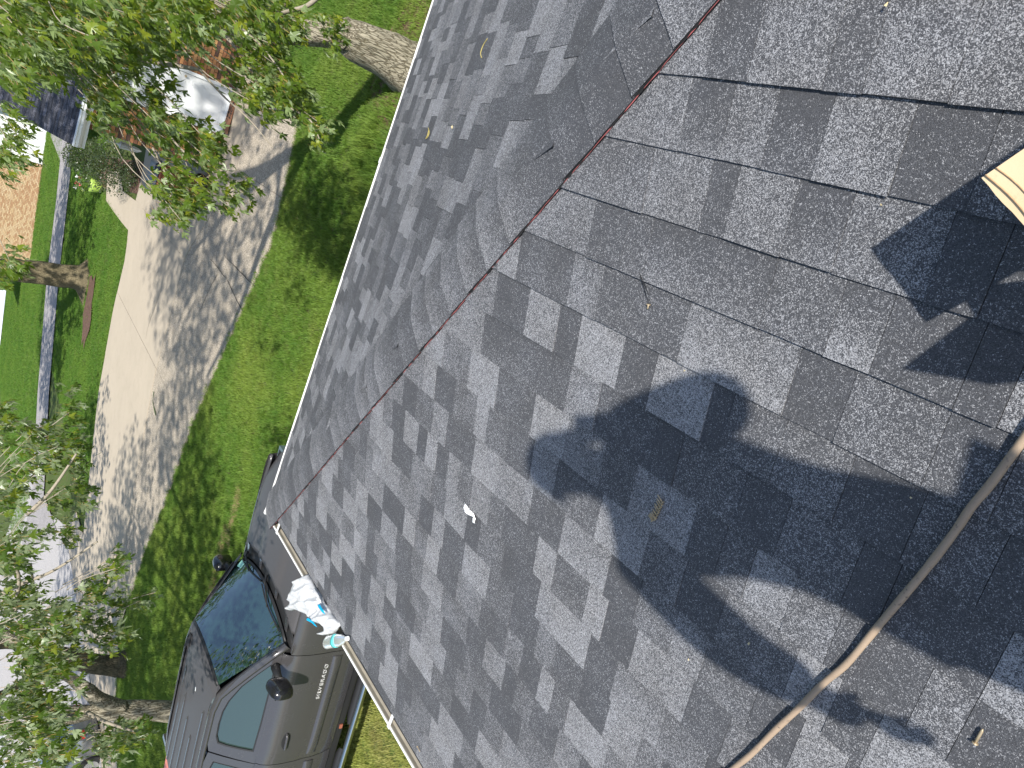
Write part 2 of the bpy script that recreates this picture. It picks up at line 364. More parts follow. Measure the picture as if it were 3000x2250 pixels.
# ------------------------------------------------------------------ grass
def tuft(name, nb, h, spread, wd, mat, seed):
    rnd = random.Random(seed); mb = MB()
    for i in range(nb):
        a = rnd.uniform(0, 6.283); r = rnd.uniform(0, spread); x, y = r*math.cos(a), r*math.sin(a)
        b = rnd.uniform(0, 6.283); lean = rnd.uniform(0.1, 0.8); hh = h*rnd.uniform(0.55, 1.15); ww = wd*rnd.uniform(0.7, 1.2)
        dx, dy = math.cos(b), math.sin(b); px, py = -dy*ww, dx*ww
        p0 = Vector((x, y, 0)); p1 = p0 + Vector((dx*lean*hh*.4, dy*lean*hh*.4, hh*.6)); p2 = p0 + Vector((dx*lean*hh, dy*lean*hh, hh))
        s_ = Vector((px, py, 0)); mb.add([p0-s_, p0+s_, p1+s_*.8, p1-s_*.8, p2], [(0, 1, 2, 3), (3, 2, 4)], rnd.random())
    me = bpy.data.meshes.new(name); me.from_pydata([tuple(v) for v in mb.v], [], mb.f); me.materials.append(mat)
    a = me.attributes.new('tone', 'FLOAT', 'POINT'); a.data.foreach_set('value', mb.t); return me
def scatter(name, polys, mesh_list, density, smin, smax, seed):
    """geometry-nodes scatter of tufts over ground polygons"""
    vs = []; fs = []
    for (x0, x1, y0, y1, inside) in polys:
        st = 0.25; ny = max(1, int((y1-y0)/st)); nx_ = max(1, int((x1-x0)/st))
        for j in range(ny):
            for i in range(nx_):
                xa = x0+(x1-x0)*i/nx_; xb = x0+(x1-x0)*(i+1)/nx_; ya = y0+(y1-y0)*j/ny; yb = y0+(y1-y0)*(j+1)/ny
                if inside and not inside((xa+xb)/2, (ya+yb)/2): continue
                k = len(vs); vs += [(xa, ya, gz(ya)-.03), (xb, ya, gz(ya)-.03), (xb, yb, gz(yb)-.03), (xa, yb, gz(yb)-.03)]; fs.append((k, k+1, k+2, k+3))
    o = mesh(name, vs, fs, M_SOIL, kind='stuff')
    srcs = []
    g = bpy.data.node_groups.new(name, 'GeometryNodeTree'); g.interface.new_socket('Geometry', in_out='INPUT', socket_type='NodeSocketGeometry'); g.interface.new_socket('Geometry', in_out='OUTPUT', socket_type='NodeSocketGeometry')
    n = g.nodes; l = g.links; gi = n.new('NodeGroupInput'); go = n.new('NodeGroupOutput')
    last = []
    for i, me in enumerate(mesh_list):
        src = bpy.data.objects.new('grass_tuft_source', me)      # never linked to the scene
        oi = n.new('GeometryNodeObjectInfo'); oi.inputs[0].default_value = src
        d = n.new('GeometryNodeDistributePointsOnFaces'); d.inputs['Density'].default_value = density/len(mesh_list); d.inputs['Seed'].default_value = seed+i
        ip = n.new('GeometryNodeInstanceOnPoints'); rv = n.new('FunctionNodeRandomValue'); rv.data_type = 'FLOAT_VECTOR'; rv.inputs[0].default_value = (-.15, -.15, 0); rv.inputs[1].default_value = (.15, .15, 6.283)
        rs = n.new('FunctionNodeRandomValue'); rs.data_type = 'FLOAT'; rs.inputs[2].default_value = smin; rs.inputs[3].default_value = smax
        l.new(gi.outputs[0], d.inputs[0]); l.new(d.outputs[0], ip.inputs['Points']); l.new(oi.outputs['Geometry'], ip.inputs['Instance']); l.new(rv.outputs[0], ip.inputs['Rotation']); l.new(rs.outputs[1], ip.inputs['Scale']); last.append(ip)
    j = n.new('GeometryNodeJoinGeometry')
    for ip in last: l.new(ip.outputs[0], j.inputs[0])
    l.new(j.outputs[0], go.inputs[0])
    md = o.modifiers.new('scatter', 'NODES'); md.node_group = g; return o
T1 = [tuft('grass_tuft', 16, 0.075, 0.07, 0.0032, M_GRASS, i) for i in range(3)]
TF = [tuft('far_grass_tuft', 16, 0.07, 0.14, 0.007, M_GRASSF, i+10) for i in range(2)]
TD = [tuft('dry_grass_tuft', 16, 0.06, 0.07, 0.0032, M_GRASSY, i+20) for i in range(2)]
TL = [tuft('long_grass_tuft', 18, 0.26, 0.09, 0.0035, M_GRASS, i+30) for i in range(2)]
near_g = gtab([(865,400),(800,700),(700,930),(560,1250),(480,1480),(430,1600),(380,1750),(350,1850),(341,1960),(338,2100),(345,2250),(352,2400)])
ap_g = sorted([(ground(*p).x, ground(*p).y) for p in [(380,1750),(350,1850),(341,1960),(338,2100),(345,2250),(352,2400)]])
in_near = lambda x, y: x < interp(near, y)-0.02 if y < YE_D else (x < ap_g[-1][0] and y < interp(ap_g, x)-.03)
farlane = gtab([(180,470),(198,600),(175,800),(158,1000),(145,1150),(138,1300),(130,1450)])
farlane0 = gtab([(178,470),(165,600),(140,800),(124,1000),(112,1150),(104,1300)])
scatter('lawn_grass', [(6.8, 18.3, -5, 18.5, lambda x, y: y >= -.55 and in_near(x, y) or y < -.55 and x < 15.9), (15.9, 17.4, -5, -1.5, None)], T1, 330, 0.7, 1.25, 1)
scatter('lawn_grass', [(3.6, 6.9, 3.4, 9.5, None)], TD, 460, 0.6, 1.1, 5)
edge2 = [(3.0, 27.0), (5.0, far[0][1]+0.35)] + [(y, x+.05) for y, x in far] + [(13.6, far[-1][1])]
scatter('lawn_grass', [(19.5, 46, 3.0, 15.5, lambda x, y: x > interp(edge2, y) and x < interp(farlane, y)-.1 and (y > 4.9+0*(x) or x > 33.5))], TF, 120, 0.6, 1.1, 9)
scatter('lawn_grass', [(24, 100, 1, 30, lambda x, y: x > interp(farlane0, y)+.15)], TF, 40, 0.8, 1.5, 11)
scatter('tall_grass_fringe', [(8.6, 10.4, -.8, 1.4, lambda x, y: (x-9.3)**2+(y+0.1)**2*.8 < 1.0), (7.8, 8.8, -5, 1.5, None)], TL, 70, 0.5, 1.1, 15)
gs = [ground(*p) for p in ((705,1440),(680,1510),(655,1600),(625,1690),(600,1790))]
def dryband(x, y):
    for a, b in zip(gs, gs[1:]):
        ab = b-a; t = max(0, min(1, ((x-a.x)*ab.x+(y-a.y)*ab.y)/(ab.x**2+ab.y**2)))
        if math.hypot(x-a.x-ab.x*t, y-a.y-ab.y*t) < .13: return True
    return False
M_STRAW = grass_mat('dead_straw_blades', (0.36, 0.27, 0.14), (0.45, 0.36, 0.20), (0.40, 0.30, 0.16), .3)
scatter('dry_grass_strip', [(7, 14, 4, 10, dryband)], [tuft('straw_tuft', 14, 0.08, 0.08, 0.0036, M_STRAW, 77)], 500, .6, 1.0, 40)
g0 = ground(1215, 180)
mesh('mulch_ring', [(g0.x+1.15*math.cos(i*.3927)*(1+.12*math.sin(i*2.1)), g0.y+1.15*math.sin(i*.3927), -.012) for i in range(16)], [tuple(range(16))], M_MULCH, kind='structure')
g1 = ground(262, 850)
mesh('mulch_ring', [(g1.x-.6+(.9+.25*math.sin(i*1.9))*math.cos(i*.3927), g1.y+.7+(1.5+.3*math.cos(i*2.3))*math.sin(i*.3927), gz(g1.y+.7+(1.5+.3*math.cos(i*2.3))*math.sin(i*.3927))+.035) for i in range(16)], [tuple(range(16))], M_MULCH, kind='structure')

# ================================================================== OUR HOUSE: roof, gutters, walls
house = thing('house', 'grey shingled hip roof of the near house with white gutters along its two eaves', 'house', (0, 0, 0))
SP = 0.1412; S0 = 3.0055; UH = XE-YE        # hip at x - y = UH
rs = random.Random(11)
pieces = []                                 # (area, verts, tones)
def slab(P, a0, a1, b0, b1, s, n0, t0, t1, jit=0.0015):
    """P(x,s,n): plane mapping; bottom edge a0..a1 at s, top edge b0..b1 at s+SP; n0 = butt height"""
    st = s+SP+0.004
    nt_ = 0.0012; t0, t1 = .04+.88*t0, .04+.88*t1
    v = [P(a0, s+rs.uniform(-jit, jit), n0), P(a1, s+rs.uniform(-jit, jit), n0), P(b1, st, nt_), P(b0, st, nt_),
         P(a0, s, n0-.0075), P(a1, s, n0-.0075), P(b1, st, nt_-.006), P(b0, st, nt_-.006)]
    f = [(0, 1, 2, 3), (4, 5, 1, 0), (5, 6, 2, 1), (7, 4, 0, 3)]
    pieces.append((v, f, [t0, t0, t1, t1]*2, (v[0]+v[2])/2))
def zx(x0, y0, sc): return lambda x, y: (x0+x*sc, y0+y*sc)
q2 = zx(2000, 0, .4521); q5 = zx(2200, 350, .6029); q4 = zx(1400, 700, .4822); q1 = zx(1000, 0, .4521)
def bx(p): return onB(*p).x
# seams read for the nearest courses: k = course index above line 'a' (0 = just above it)
KN = {
 0: [(bx(q2(-300,450)), .35, .3), (bx(q2(150,505)), .62, .6), (bx(q2(430,530)), .3, .2), (bx(q2(920,575)), .68, .5), (bx(q2(1180,600)), .42, .4), (bx(q2(1740,655)), .66, .5), (bx(q2(2300,730)), .6, .6)],
 -1: [(bx(q2(70,500)), .62, .55), (bx(q2(355,530)), .5, .12), (bx(q2(645,555)), .6, .5), (bx(q2(1005,590)), .34, .04), (bx(q2(1540,650)), .66, .55), (bx(q2(2085,715)), .2, .14), (bx(q2(2350,760)), .45, .3)],
 -2: [(bx(q2(-170,930)), .5, .4), (bx(q2(215,1010)), .66, .55), (bx(q2(390,1050)), .28, .16), (bx(q2(780,1140)), .62, .6), (bx(q2(1140,1210)), .55, .05), (bx(q5(1010,430)), .55, .5), (bx(q5(1300,480)), .22, .12)],
 -3: [(bx(q1(1720,865)), .55, .55), (bx(q1(1960,925)), .3, .2), (bx(q1(2120,965)), .45, .25), (bx(q5(145,655)), .55, .15), (bx(q5(480,760)), .42, .42), (bx(q5(720,835)), .92, .1), (bx(q5(1165,970)), .28, .22), (bx(q5(1400,1040)), .2, .1)],
 -4: [(bx(q4(160,-110)), .45, .4), (bx(q4(275,-60)), .8, .7), (bx(q4(600,70)), .3, .18), (bx(q4(780,140)), .6, .5), (bx(q4(1310,355)), .36, .3), (bx(q5(260,1090)), .9, .55), (bx(q5(530,1200)), .3, .12), (bx(q5(990,1395)), .48, .4), (bx(q5(1350,1540)), .5, .1)],
 -5: [(bx(q4(130,195)), .6, .5), (bx(q4(325,290)), .18, .1), (bx(q4(510,385)), .78, .75), (bx(q4(640,450)), .2, .15), (bx(q4(905,580)), .92, .9), (bx(q4(1105,685)), .22, .18), (bx(q4(1450,855)), .95, .9), (bx(q4(1575,915)), .15, .1), (bx(q4(1900,1070)), .42, .35)],
 -6: [(bx(q4(50,430)), .7, .6), (bx(q4(360,640)), .4, .12), (bx(q4(580,750)), .3, .2), (bx(q4(755,890)), .62, .6), (bx(q4(1105,1080)), .25, .2), (bx(q4(1260,1190)), .15, .08), (bx(q4(1650,1420)), .4, .3)],
}
def rand_tones():
    r = rs.random()
    if r < 0.38: t = rs.uniform(0.10, 0.28)
    elif r < 0.72: t = rs.uniform(0.34, 0.55)
    else: t = rs.uniform(0.62, 0.92)
    g = t*rs.uniform(0.55, 1.0) if rs.random() < .4 else t
    return t, g
LT = [.5]
def vary():
    for _ in range(6):
        t, g = rand_tones()
        if abs(t-LT[0]) > .16: break
    LT[0] = t; return t, g
def course(P, s, xs, xe_b, xe_t, known=None, lo=.075, hi=.30):
    """walk from far (hip) end down to xs"""
    x_b, x_t = xe_b, xe_t; i = 0; ks = sorted(known, key=lambda q: -q[0]) if known else []
    while x_b > xs:
        if i < len(ks):
            nb, t0, t1 = ks[i]; i += 1
            if nb >= x_b-0.012: continue
            # tones of the piece lying on the hip side of this seam
        else:
            nb = x_b - rs.uniform(lo, hi); t0, t1 = vary()
        n0 = 0.0062 if rs.random() < .5 else 0.0088
        slab(P, nb+.0006, x_b-.0006, nb+.0006, x_t-.0006, s, n0, t0, t1); x_b = x_t = nb
nB = 44
course(Bp, .115, -2.6, (YE-.115*C3)+UH-.01, (YE-.26*C3)+UH-.01)
for k in range(-20, 24):
    s = S0 + k*SP
    hb = (YE-s*C3)+UH; ht = (YE-(s+SP)*C3)+UH
    course(Bp, s, -2.6, hb-.01, ht-.01, KN.get(k), .065, .20)
SA0 = S0-21*SP
for k in range(0, 44):
    s = SA0 + k*SP
    hb = (XE-s*C3)-UH; ht = (XE-(s+SP)*C3)-UH      # A: y max at the hip; mirror so courses walk towards -y
    course(Ap, s, -3.6, hb-.01, ht-.01, None, .065, .20)
def pxarea(v):
    vv = [q-CAMP for q in v[:4]]; pr = []
    for q in vv:
        d = q.dot(RF)
        if d < .05: return 0
        pr.append((1500+2080*q.dot(RX)/d, 1125+2080*q.dot(RD)/d))
    cx = sum(p[0] for p in pr)/4; cy = sum(p[1] for p in pr)/4
    if not (-60 < cx < 3060 and -60 < cy < 2310): return 0
    return abs(sum(pr[i][0]*pr[(i+1) % 4][1]-pr[(i+1) % 4][0]*pr[i][1] for i in range(4)))/2
pieces.sort(key=lambda p: -pxarea(p[0]))
shm = [M_SH, M_EDGE]
def setside(o, nf=4):
    for i, p in enumerate(o.data.polygons): p.material_index = 0 if i % nf == 0 else (1 if i % nf == 1 else 0)
for v, f, t, c in pieces[:299]:
    setside(mesh('shingle', v, f, shm, house, t))
mb = MB()
for v, f, t, c in pieces[299:]: mb.add(v, f, t)
o = mesh('shingle_field', mb.v, mb.f, shm, house, mb.t, kind='stuff'); setside(o)
# roof deck under the shingles
def P3(x, y): return Vector((x, y, ZE + min((YE-y), (XE-x))/3 - .012))
tp = 6.4
vs = [Bp(-3, .05, -.012), Bp(YE-.05*C3+UH, .05, -.012), Bp((YE-tp*C3)+UH, tp, -.012), Bp(-3, tp, -.012)]
vs += [Ap(-4, .05, -.012), Ap(XE-.05*C3-UH, .05, -.012), Ap((XE-tp*C3)-UH, tp, -.012), Ap(-4, tp, -.012)]
mesh('roof_deck', vs, [(0, 1, 2, 3), (5, 4, 7, 6)], M_EDGE, house)
# hip caps
r2 = math.sqrt(2)
def cap_pt(t, q, n):
    """t plan distance (along one axis) up the hip from the corner, q plan offset across the hip (+ to the far side)"""
    x = XE - t + q/r2; y = YE - t - q/r2
    d = math.sqrt(q*q + .0009) - .03
    return Vector((x, y, ZE + t/3 - d/(3*r2) + n - .004))
mb = MB(); capq = [-.1262, -.085, -.05, -.022, 0, .022, .05, .09, .128]
dt = .0985; t = .03; ncap = 0
while t < 4.6:
    q_ = []; tone = rs.choice((.12, .24, .34, .44, .52))+rs.uniform(-.05, .05); jt = rs.uniform(-.004, .004); wj = rs.uniform(-.003, .003)
    cv = []; ct = []
    for q in capq:
        qq = q + (wj if abs(q) > .12 else 0)
        sw = .012*(q/.126)**2                # ends droop slightly down-slope
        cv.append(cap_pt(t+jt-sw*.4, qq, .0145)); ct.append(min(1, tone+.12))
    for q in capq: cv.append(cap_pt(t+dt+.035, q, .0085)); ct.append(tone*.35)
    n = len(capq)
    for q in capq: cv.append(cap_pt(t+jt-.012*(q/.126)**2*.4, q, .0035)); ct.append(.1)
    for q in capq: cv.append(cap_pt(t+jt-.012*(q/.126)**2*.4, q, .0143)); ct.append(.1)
    fs = [(i, i+1, n+i+1, n+i) for i in range(n-1)] + [(3*n+i+1, 3*n+i, 2*n+i, 2*n+i+1) for i in range(n-1)]
    # side skirts give the cap its thickness
    b_ = len(cv)
    for q in (capq[0], capq[-1]): cv += [cap_pt(t+jt, q, .0142), cap_pt(t+jt, q, .003), cap_pt(t+dt+.035, q, -.001), cap_pt(t+dt+.035, q, .0083)]; ct += [.1]*4
    fs += [(b_, b_+1, b_+2, b_+3), (b_+7, b_+6, b_+5, b_+4)]
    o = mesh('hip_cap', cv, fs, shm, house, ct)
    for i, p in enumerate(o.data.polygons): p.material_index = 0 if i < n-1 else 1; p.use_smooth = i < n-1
    t += dt; ncap += 1
# red chalk line along the cap edge
vs = []; fs = []; tt = .02; cr = random.Random(3)
while tt < 4.4:
    a = -.1262-.0005; b = a-.0030*cr.uniform(.1, 1.3)
    for q in (a, b):
        x = XE-tt+q/r2; y = YE-tt-q/r2; vs.append(Vector((x, y, ZE+(YE-y)/3+.0100)))
    tt += .02
mesh('chalk_line', vs, [(2*i, 2*i+1, 2*i+3, 2*i+2) for i in range(len(vs)//2-1)], M_CHALK, house)
# black ragged strip: dark cap edge with its shadow painted in
vs = []; fs = []; tt = .02
while tt < 4.4:
    a = -.1215; b = -.1262-.0026*cr.uniform(0, 1)**2*2.2
    for q in (a, b):
        x = XE-tt+q/r2; y = YE-tt-q/r2; vs.append(Vector((x, y, ZE+(YE-y)/3+.0112)))
    tt += .011
mesh('cap_edge_shadow', vs, [(2*i, 2*i+1, 2*i+3, 2*i+2) for i in range(len(vs)//2-1)], M_EDGE, house)
# gutters: profile in (outward, up)
def gutter(name, mp, a0, a1, prof, mat):
    mb = MB(); n = len(prof)
    for a in (a0, a1):
        for (u, v) in prof: mb.v.append(mp(a, u, v)); mb.t.append(.5)
    for i in range(n-1): mb.f.append((i, i+1, n+i+1, n+i))
    o = mb.obj(name, mat, house); 
    md = o.modifiers.new('thick', 'SOLIDIFY'); md.thickness = .0018; md.offset = 0; return o
gB = lambda a, u, v: Vector((a, YE-.104+u, ZE+v))
gutter('gutter', gB, -2.6, XE+.0, [(.0, .018), (.0, -.075), (.062, -.085), (.070, -.04), (.092, -.012), (.092, .006)], M_BEIGE)
gutter('gutter_lip', gB, -2.6, XE+.0, [(.0950, -.05), (.0965, .008), (.104, .0095), (.1065, -.006), (.1055, -.016)], M_WHITE)
gutter('gutter_trough', gB, -2.6, XE+.0, [(.002, -.052), (.02, -.040), (.035, -.037), (.05, -.04), (.066, -.055)], M_BEIGE)
gA = lambda a, u, v: Vector((XE-.05+u, a, ZE+v))
gutter('gutter', gA, -3.6, YE+.0, [(.0, .006), (.0, -.08), (.03, -.085), (.048, -.03), (.048, -.01)], M_BEIGE)
gutter('gutter_lip', gA, -3.6, YE+.012, [(.048, -.03), (.050, .008), (.0545, .010), (.059, .008), (.060, -.02)], M_WHITE)
gutter('drip_edge', gA, -3.6, YE-.03, [(.008, .006), (.013, .004), (.014, -.03)], M_WHITE)
gutter('drip_edge', gB, -2.6, XE-.06, [(-.05, .018), (.0, .004), (.002, -.04)], M_EDGE)
for xx in (onB(1145, 2100).x, onB(814, 1537).x, 2.18-2.0+.6, -.9):
    mb = MB(); mb.box((xx-.009, YE-.115, ZE+.010), (xx+.009, YE+.004, ZE+.0135)); mb.box((xx-.011, YE-.006, ZE-.002), (xx+.011, YE+.006, ZE+.013)); mb.obj('gutter_hanger', M_WHITEP, house)
mb = MB(); yy = onB(1122, 455).y; mb.box((XE-.012, yy-.004, ZE-.03), (XE+.012, yy+.030, ZE+.0125)); mb.obj('gutter_joint', M_WHITE, house)
mb = MB(); mb.box((XE-.01, YE-.012, ZE-.09), (XE+.012, YE+.012, ZE+.011)); mb.box((XE-.008, YE-.11, ZE-.085), (XE+.006, YE+.006, ZE+.008)); mb.obj('gutter_end_cap', M_WHITE, house)
# walls and soffit
mb = MB(); mb.box((-6, -8, -.02), (XE-.45, YE-.45, ZE-.12)); mb.obj('wall', M_SIDING, house)
mb = MB(); mb.box((-6, -8, ZE-.12), (XE-.055, YE-.108, ZE-.085)); mb.obj('soffit', M_WHITEP, house)
# rest of the roof behind the camera
vs = [Bp(-2.6, .05, 0), Bp(-2.6, 6.3, 0), Bp(-6.5, 6.3, 0), Bp(-6.5, .05, 0)]
mesh('roof_rear', vs, [(3, 2, 1, 0)], M_SH, house, [.4]*4)

# ------------------------------------------------------------------ things lying on the roof
hq = zx(2000, 1400, .5123)
hp = []
for (x, y) in [(2120, -420), (1975, -230), (1790, 20), (1680, 150), (1600, 270), (1480, 430), (1350, 590), (1180, 790), (1080, 910), (960, 1050), (830, 1160), (690, 1300), (560, 1420), (420, 1560), (320, 1640), (150, 1780), (-40, 1900)]:
    p = onB(*hq(x, y)); hp.append(p + Vector((0, S3, C3))*.0155)
hp = [hp[0]+(hp[0]-hp[1])*3+Vector((0,0,-.02))] + hp + [hp[-1]+(hp[-1]-hp[-2])*4]
m, t_, b, o_ = newmat('dusty_hose_rubber'); co = coords(t_)
n = noisen(t_, co, 18, 5, .7); n2 = noisen(t_, co, 90, 3, .6); n3 = noisen(t_, coords(t_, 'Object', (3, 3, 3)), 2, 3)
c = mixc(t_, n.outputs[0], (0.24, 0.175, 0.12), (0.44, 0.34, 0.24)); c = mixc(t_, mathn(t_, 'MULTIPLY', n3.outputs[0], .5), c, (0.42, 0.29, 0.20)); c = mixc(t_, ramp(t_, n2.outputs[0], [(.62, 0), (.72, .7)]).outputs[0], c, (0.08, 0.06, 0.05))
t_.links.new(c, b.inputs['Base Color']); b.inputs['Roughness'].default_value = .6; bump(t_, b, n.outputs[0], .25, .003); M_HOSE = m
hose_pts = bez(hp, 5)
mb = MB(); hr = random.Random(5); mb.tube(hose_pts, [.0066*(1+.04*math.sin(i*.9)+hr.uniform(-.02, .02)) for i in range(len(hose_pts))], 14)
tag(mb.obj('air_hose', M_HOSE, None, True), 'dusty tan hose running across the lower right shingles', 'hose')

# strip of collated roofing nails
M_NAIL = simple('galvanised_nail', (0.50, 0.40, 0.26), .4, .5, scale=90, var=.3)
M_WIRE = simple('copper_wire', (0.45, 0.33, 0.14), .4, .8)
qn = zx(1850, 1400, 200/952)
nbase = onB(*qn(400, 560)); nail_t = thing('nail_strip', 'short strip of collated roofing nails lying in the shadow of the photographer', 'nails', nbase)
NB = Vector((0, S3, C3))
nl = [((475,335),(400,212)), ((465,370),(400,262)), ((445,408),(388,303)), ((430,445),(370,335)), ((415,480),(357,372)), ((398,517),(343,412)), ((372,548),(322,450)), ((345,578),(297,480)), ((330,585),(272,497)), ((375,565),(305,465))]
def nail(parent, name, a, b, r=.0016):
    mb = MB(); d = (b-a).normalized(); mb.tube([a, a+(b-a)*.86, b], [r, r, .0002], 6)
    mb.tube([a-d*.0004, a+d*.0012], .0048, 8); return keep(mb.obj(name, M_NAIL, None, True), parent) if parent else mb.obj(name, M_NAIL, None, True)
for i, (a, b) in enumerate(nl): nail(nail_t, 'nail', onB(*qn(*a))+NB*.009, onB(*qn(*b))+NB*(.010+.002*(i % 2)))
for off in ((0, 0), (-22, -38)):
    mb = MB(); mb.tube([onB(*qn(a[0]+off[0], a[1]+off[1]))+NB*.0112 for a, b in nl[:-1]], .0006, 5); keep(mb.obj('wire', M_WIRE, None), nail_t)
def loose(nm, lab, cat, pa, pb, r=.0018, grp=None):
    a = onB(*pa)+NB*.011; b = onB(*pb)+NB*.010; mb = MB(); d = (b-a).normalized(); mb.tube([a, a+(b-a)*.85, b], [r, r, .0003], 6); mb.tube([a-d*.0004, a+d*.0012], .005, 8)
    return tag(mb.obj(nm, M_NAIL, None, True), lab, cat, grp)
dd = lambda x, y: (x*3000/2212, y*3000/2212)
loose('nail', 'single pale roofing nail lying below the hose near the bottom right', 'nail', hq(1690, 1500), hq(1735, 1420), .0025)
for a in [(1700,1440), (1690,1465), (1705,1490)]: pass
loose('nail', 'single nail lying on shingles close to the gutter hanger near the bottom', 'nail', zx(1100, 1400, .5123)(252, 1530), zx(1100, 1400, .5123)(266, 1562), .0018)
loose('nail', 'bright nail at the end of a dark scratch on the upper right shingles', 'nail', q4(1058, 395), q4(1050, 425), .002)
for pl in ([(995, 190), (1012, 250), (1035, 320), (1058, 390)], [(1000, 205), (1030, 270), (1062, 350)]):
    pts = [onB(*q4(*p))+NB*.0092 for p in pl]; vs = []
    for i, p in enumerate(pts): d = (pts[min(i+1, len(pts)-1)]-pts[max(i-1, 0)]).normalized().cross(NB)*(.0012 if 0 < i < len(pts)-1 else .0003); vs += [p+d, p-d]
    mesh('scratch', vs, [(2*i, 2*i+1, 2*i+3, 2*i+2) for i in range(len(pts)-1)], M_EDGE, house)
# yellow maple stalks on the far slope
def onA(x, y):
    r = ray(x, y); k = (ZE-CH + XE/3)/(r.z + r.x/3); return CAMP + r*k
NA = Vector((S3, 0, C3)); M_STALK = simple('yellow_stalk', (0.55, 0.45, 0.12), .6)
for lab, pts in (('thin yellow leaf stalk lying higher on the far roof slope', [(962,258),(935,300),(918,350),(925,382)]), ('pair of yellow leaf stalks lying nearer the white eave', [(575,832),(583,860),(575,890),(560,905),(572,880),(579,850)])):
    mb = MB(); mb.tube(bez([onA(*q1(*p))+NA*.010 for p in pts], 4), .0014, 5); tag(mb.obj('leaf_stalk', M_STALK, None, True), lab, 'leaf stalk')
# small crumbs of debris
M_CRUMB = simple('pale_wood_crumb', (0.62, 0.52, 0.30), .8)
for lab, p, P_, s_ in (('tiny pale crumb on shingles above the shadow of the box', q2(1315,1330), onB, .006), ('tiny yellow crumb by the top edge of the photographer shadow', q4(1275,795), onB, .005), ('tiny white crumb on the topmost shingles', q2(1338,35), onB, .006),
        ('tiny green crumb in the shade below the hose', hq(400,938), onB, .005), ('tiny yellow crumb beside the hose in the shade', hq(1325,105), onB, .004), ('tiny pale crumb on sunlit shingles left of the hose', hq(52,1030), onB, .006), ('small pale leaf scrap on the far roof slope', q1(738,830), onA, .012)):
    c = P_(*p) + (NB if P_ is onB else NA)*.011; mb = MB(); rr = random.Random(int(p[0]))
    pts = [c+Vector((rr.uniform(-1,1), rr.uniform(-1,1), rr.uniform(-.2,.5)))*s_*.65 for _ in range(6)]
    mb.add(pts, [(0,1,2),(0,2,3),(0,3,4),(1,4,5),(2,5,3),(0,5,1)]); tag(mb.obj('debris_crumb', M_CRUMB, None), lab, 'debris')
# torn white scrap
M_PLASTIC = simple('white_plastic_film', (0.86, 0.87, 0.88), .35, scale=30, var=.05)
q6 = zx(1100, 1400, .5123)
def crumple(name, outline, P_, lift, mat, amp, seed, parent=None, step=6, thick=.0008, dome=0.0, nscale=30):
    """film sheet filling an outline given in photo px on a roof plane, with folded relief"""
    xs_ = [p[0] for p in outline]; ys_ = [p[1] for p in outline]
    def inside(x, y):
        c = False; j = len(outline)-1
        for i in range(len(outline)):
            if (outline[i][1] > y) != (outline[j][1] > y) and x < (outline[j][0]-outline[i][0])*(y-outline[i][1])/(outline[j][1]-outline[i][1])+outline[i][0]: c = not c
            j = i
        return c
    bm = bmesh.new(); vv = [bm.verts.new((p[0], p[1], 0)) for p in outline]; f = bm.faces.new(vv)
    bmesh.ops.triangulate(bm, faces=[f])
    for _ in range(7):
        es = [e for e in bm.edges if e.calc_length() > step]
        if not es: break
        bmesh.ops.subdivide_edges(bm, edges=es, cuts=1); bmesh.ops.triangulate(bm, faces=bm.faces[:])
        bmesh.ops.beautify_fill(bm, faces=bm.faces[:], edges=[e for e in bm.edges if not e.is_boundary])
    bd = [e for e in bm.edges if e.is_boundary]
    for v in bm.verts:
        x, y = v.co.x, v.co.y
        dist = min(((x-a[0])**2+(y-a[1])**2)**.5 for a in outline)
        db = 1e9
        for i in range(len(outline)):
            a = Vector(outline[i]); b_ = Vector(outline[(i+1) % len(outline)]); p = Vector((x, y)); ab = b_-a; tt = max(0, min(1, (p-a).dot(ab)/max(1e-6, ab.length_squared))); db = min(db, (a+ab*tt-p).length)
        base = P_(x, y)
        h = (1-abs(noise.noise(Vector((x, y, seed))*.001*nscale))*2)*.8 + .35*(1-2*abs(noise.noise(Vector((x*2.3+y, y*2.3, seed+5))*.001*nscale))) + .10*noise.noise(Vector((x*6, y*6, seed))*.001*nscale)
        e = min(1, db/step/1.5)
        v.co = base + Vector((0, 0, 1))*(lift + amp*h*(.25+.75*e) + dome*math.sqrt(min(1, db/30)))
    me = bpy.data.meshes.new(name); bm.to_mesh(me); bm.free(); me.materials.append(mat); me.polygons.foreach_set('use_smooth', [True]*len(me.polygons))
    o = bpy.data.objects.new(name, me); COL.objects.link(o); md = o.modifiers.new('t', 'SOLIDIFY'); md.thickness = thick
    if parent: keep(o, parent)
    return o
sc = crumple('torn_scrap', [q6(*p) for p in [(520,140),(545,175),(575,205),(585,235),(580,262),(568,255),(572,228),(545,212),(525,190)]], onB, .006, M_PLASTIC, .02, 3, step=4, nscale=90)
tag(sc, 'small torn white plastic scrap on the sunlit shingles', 'scrap')
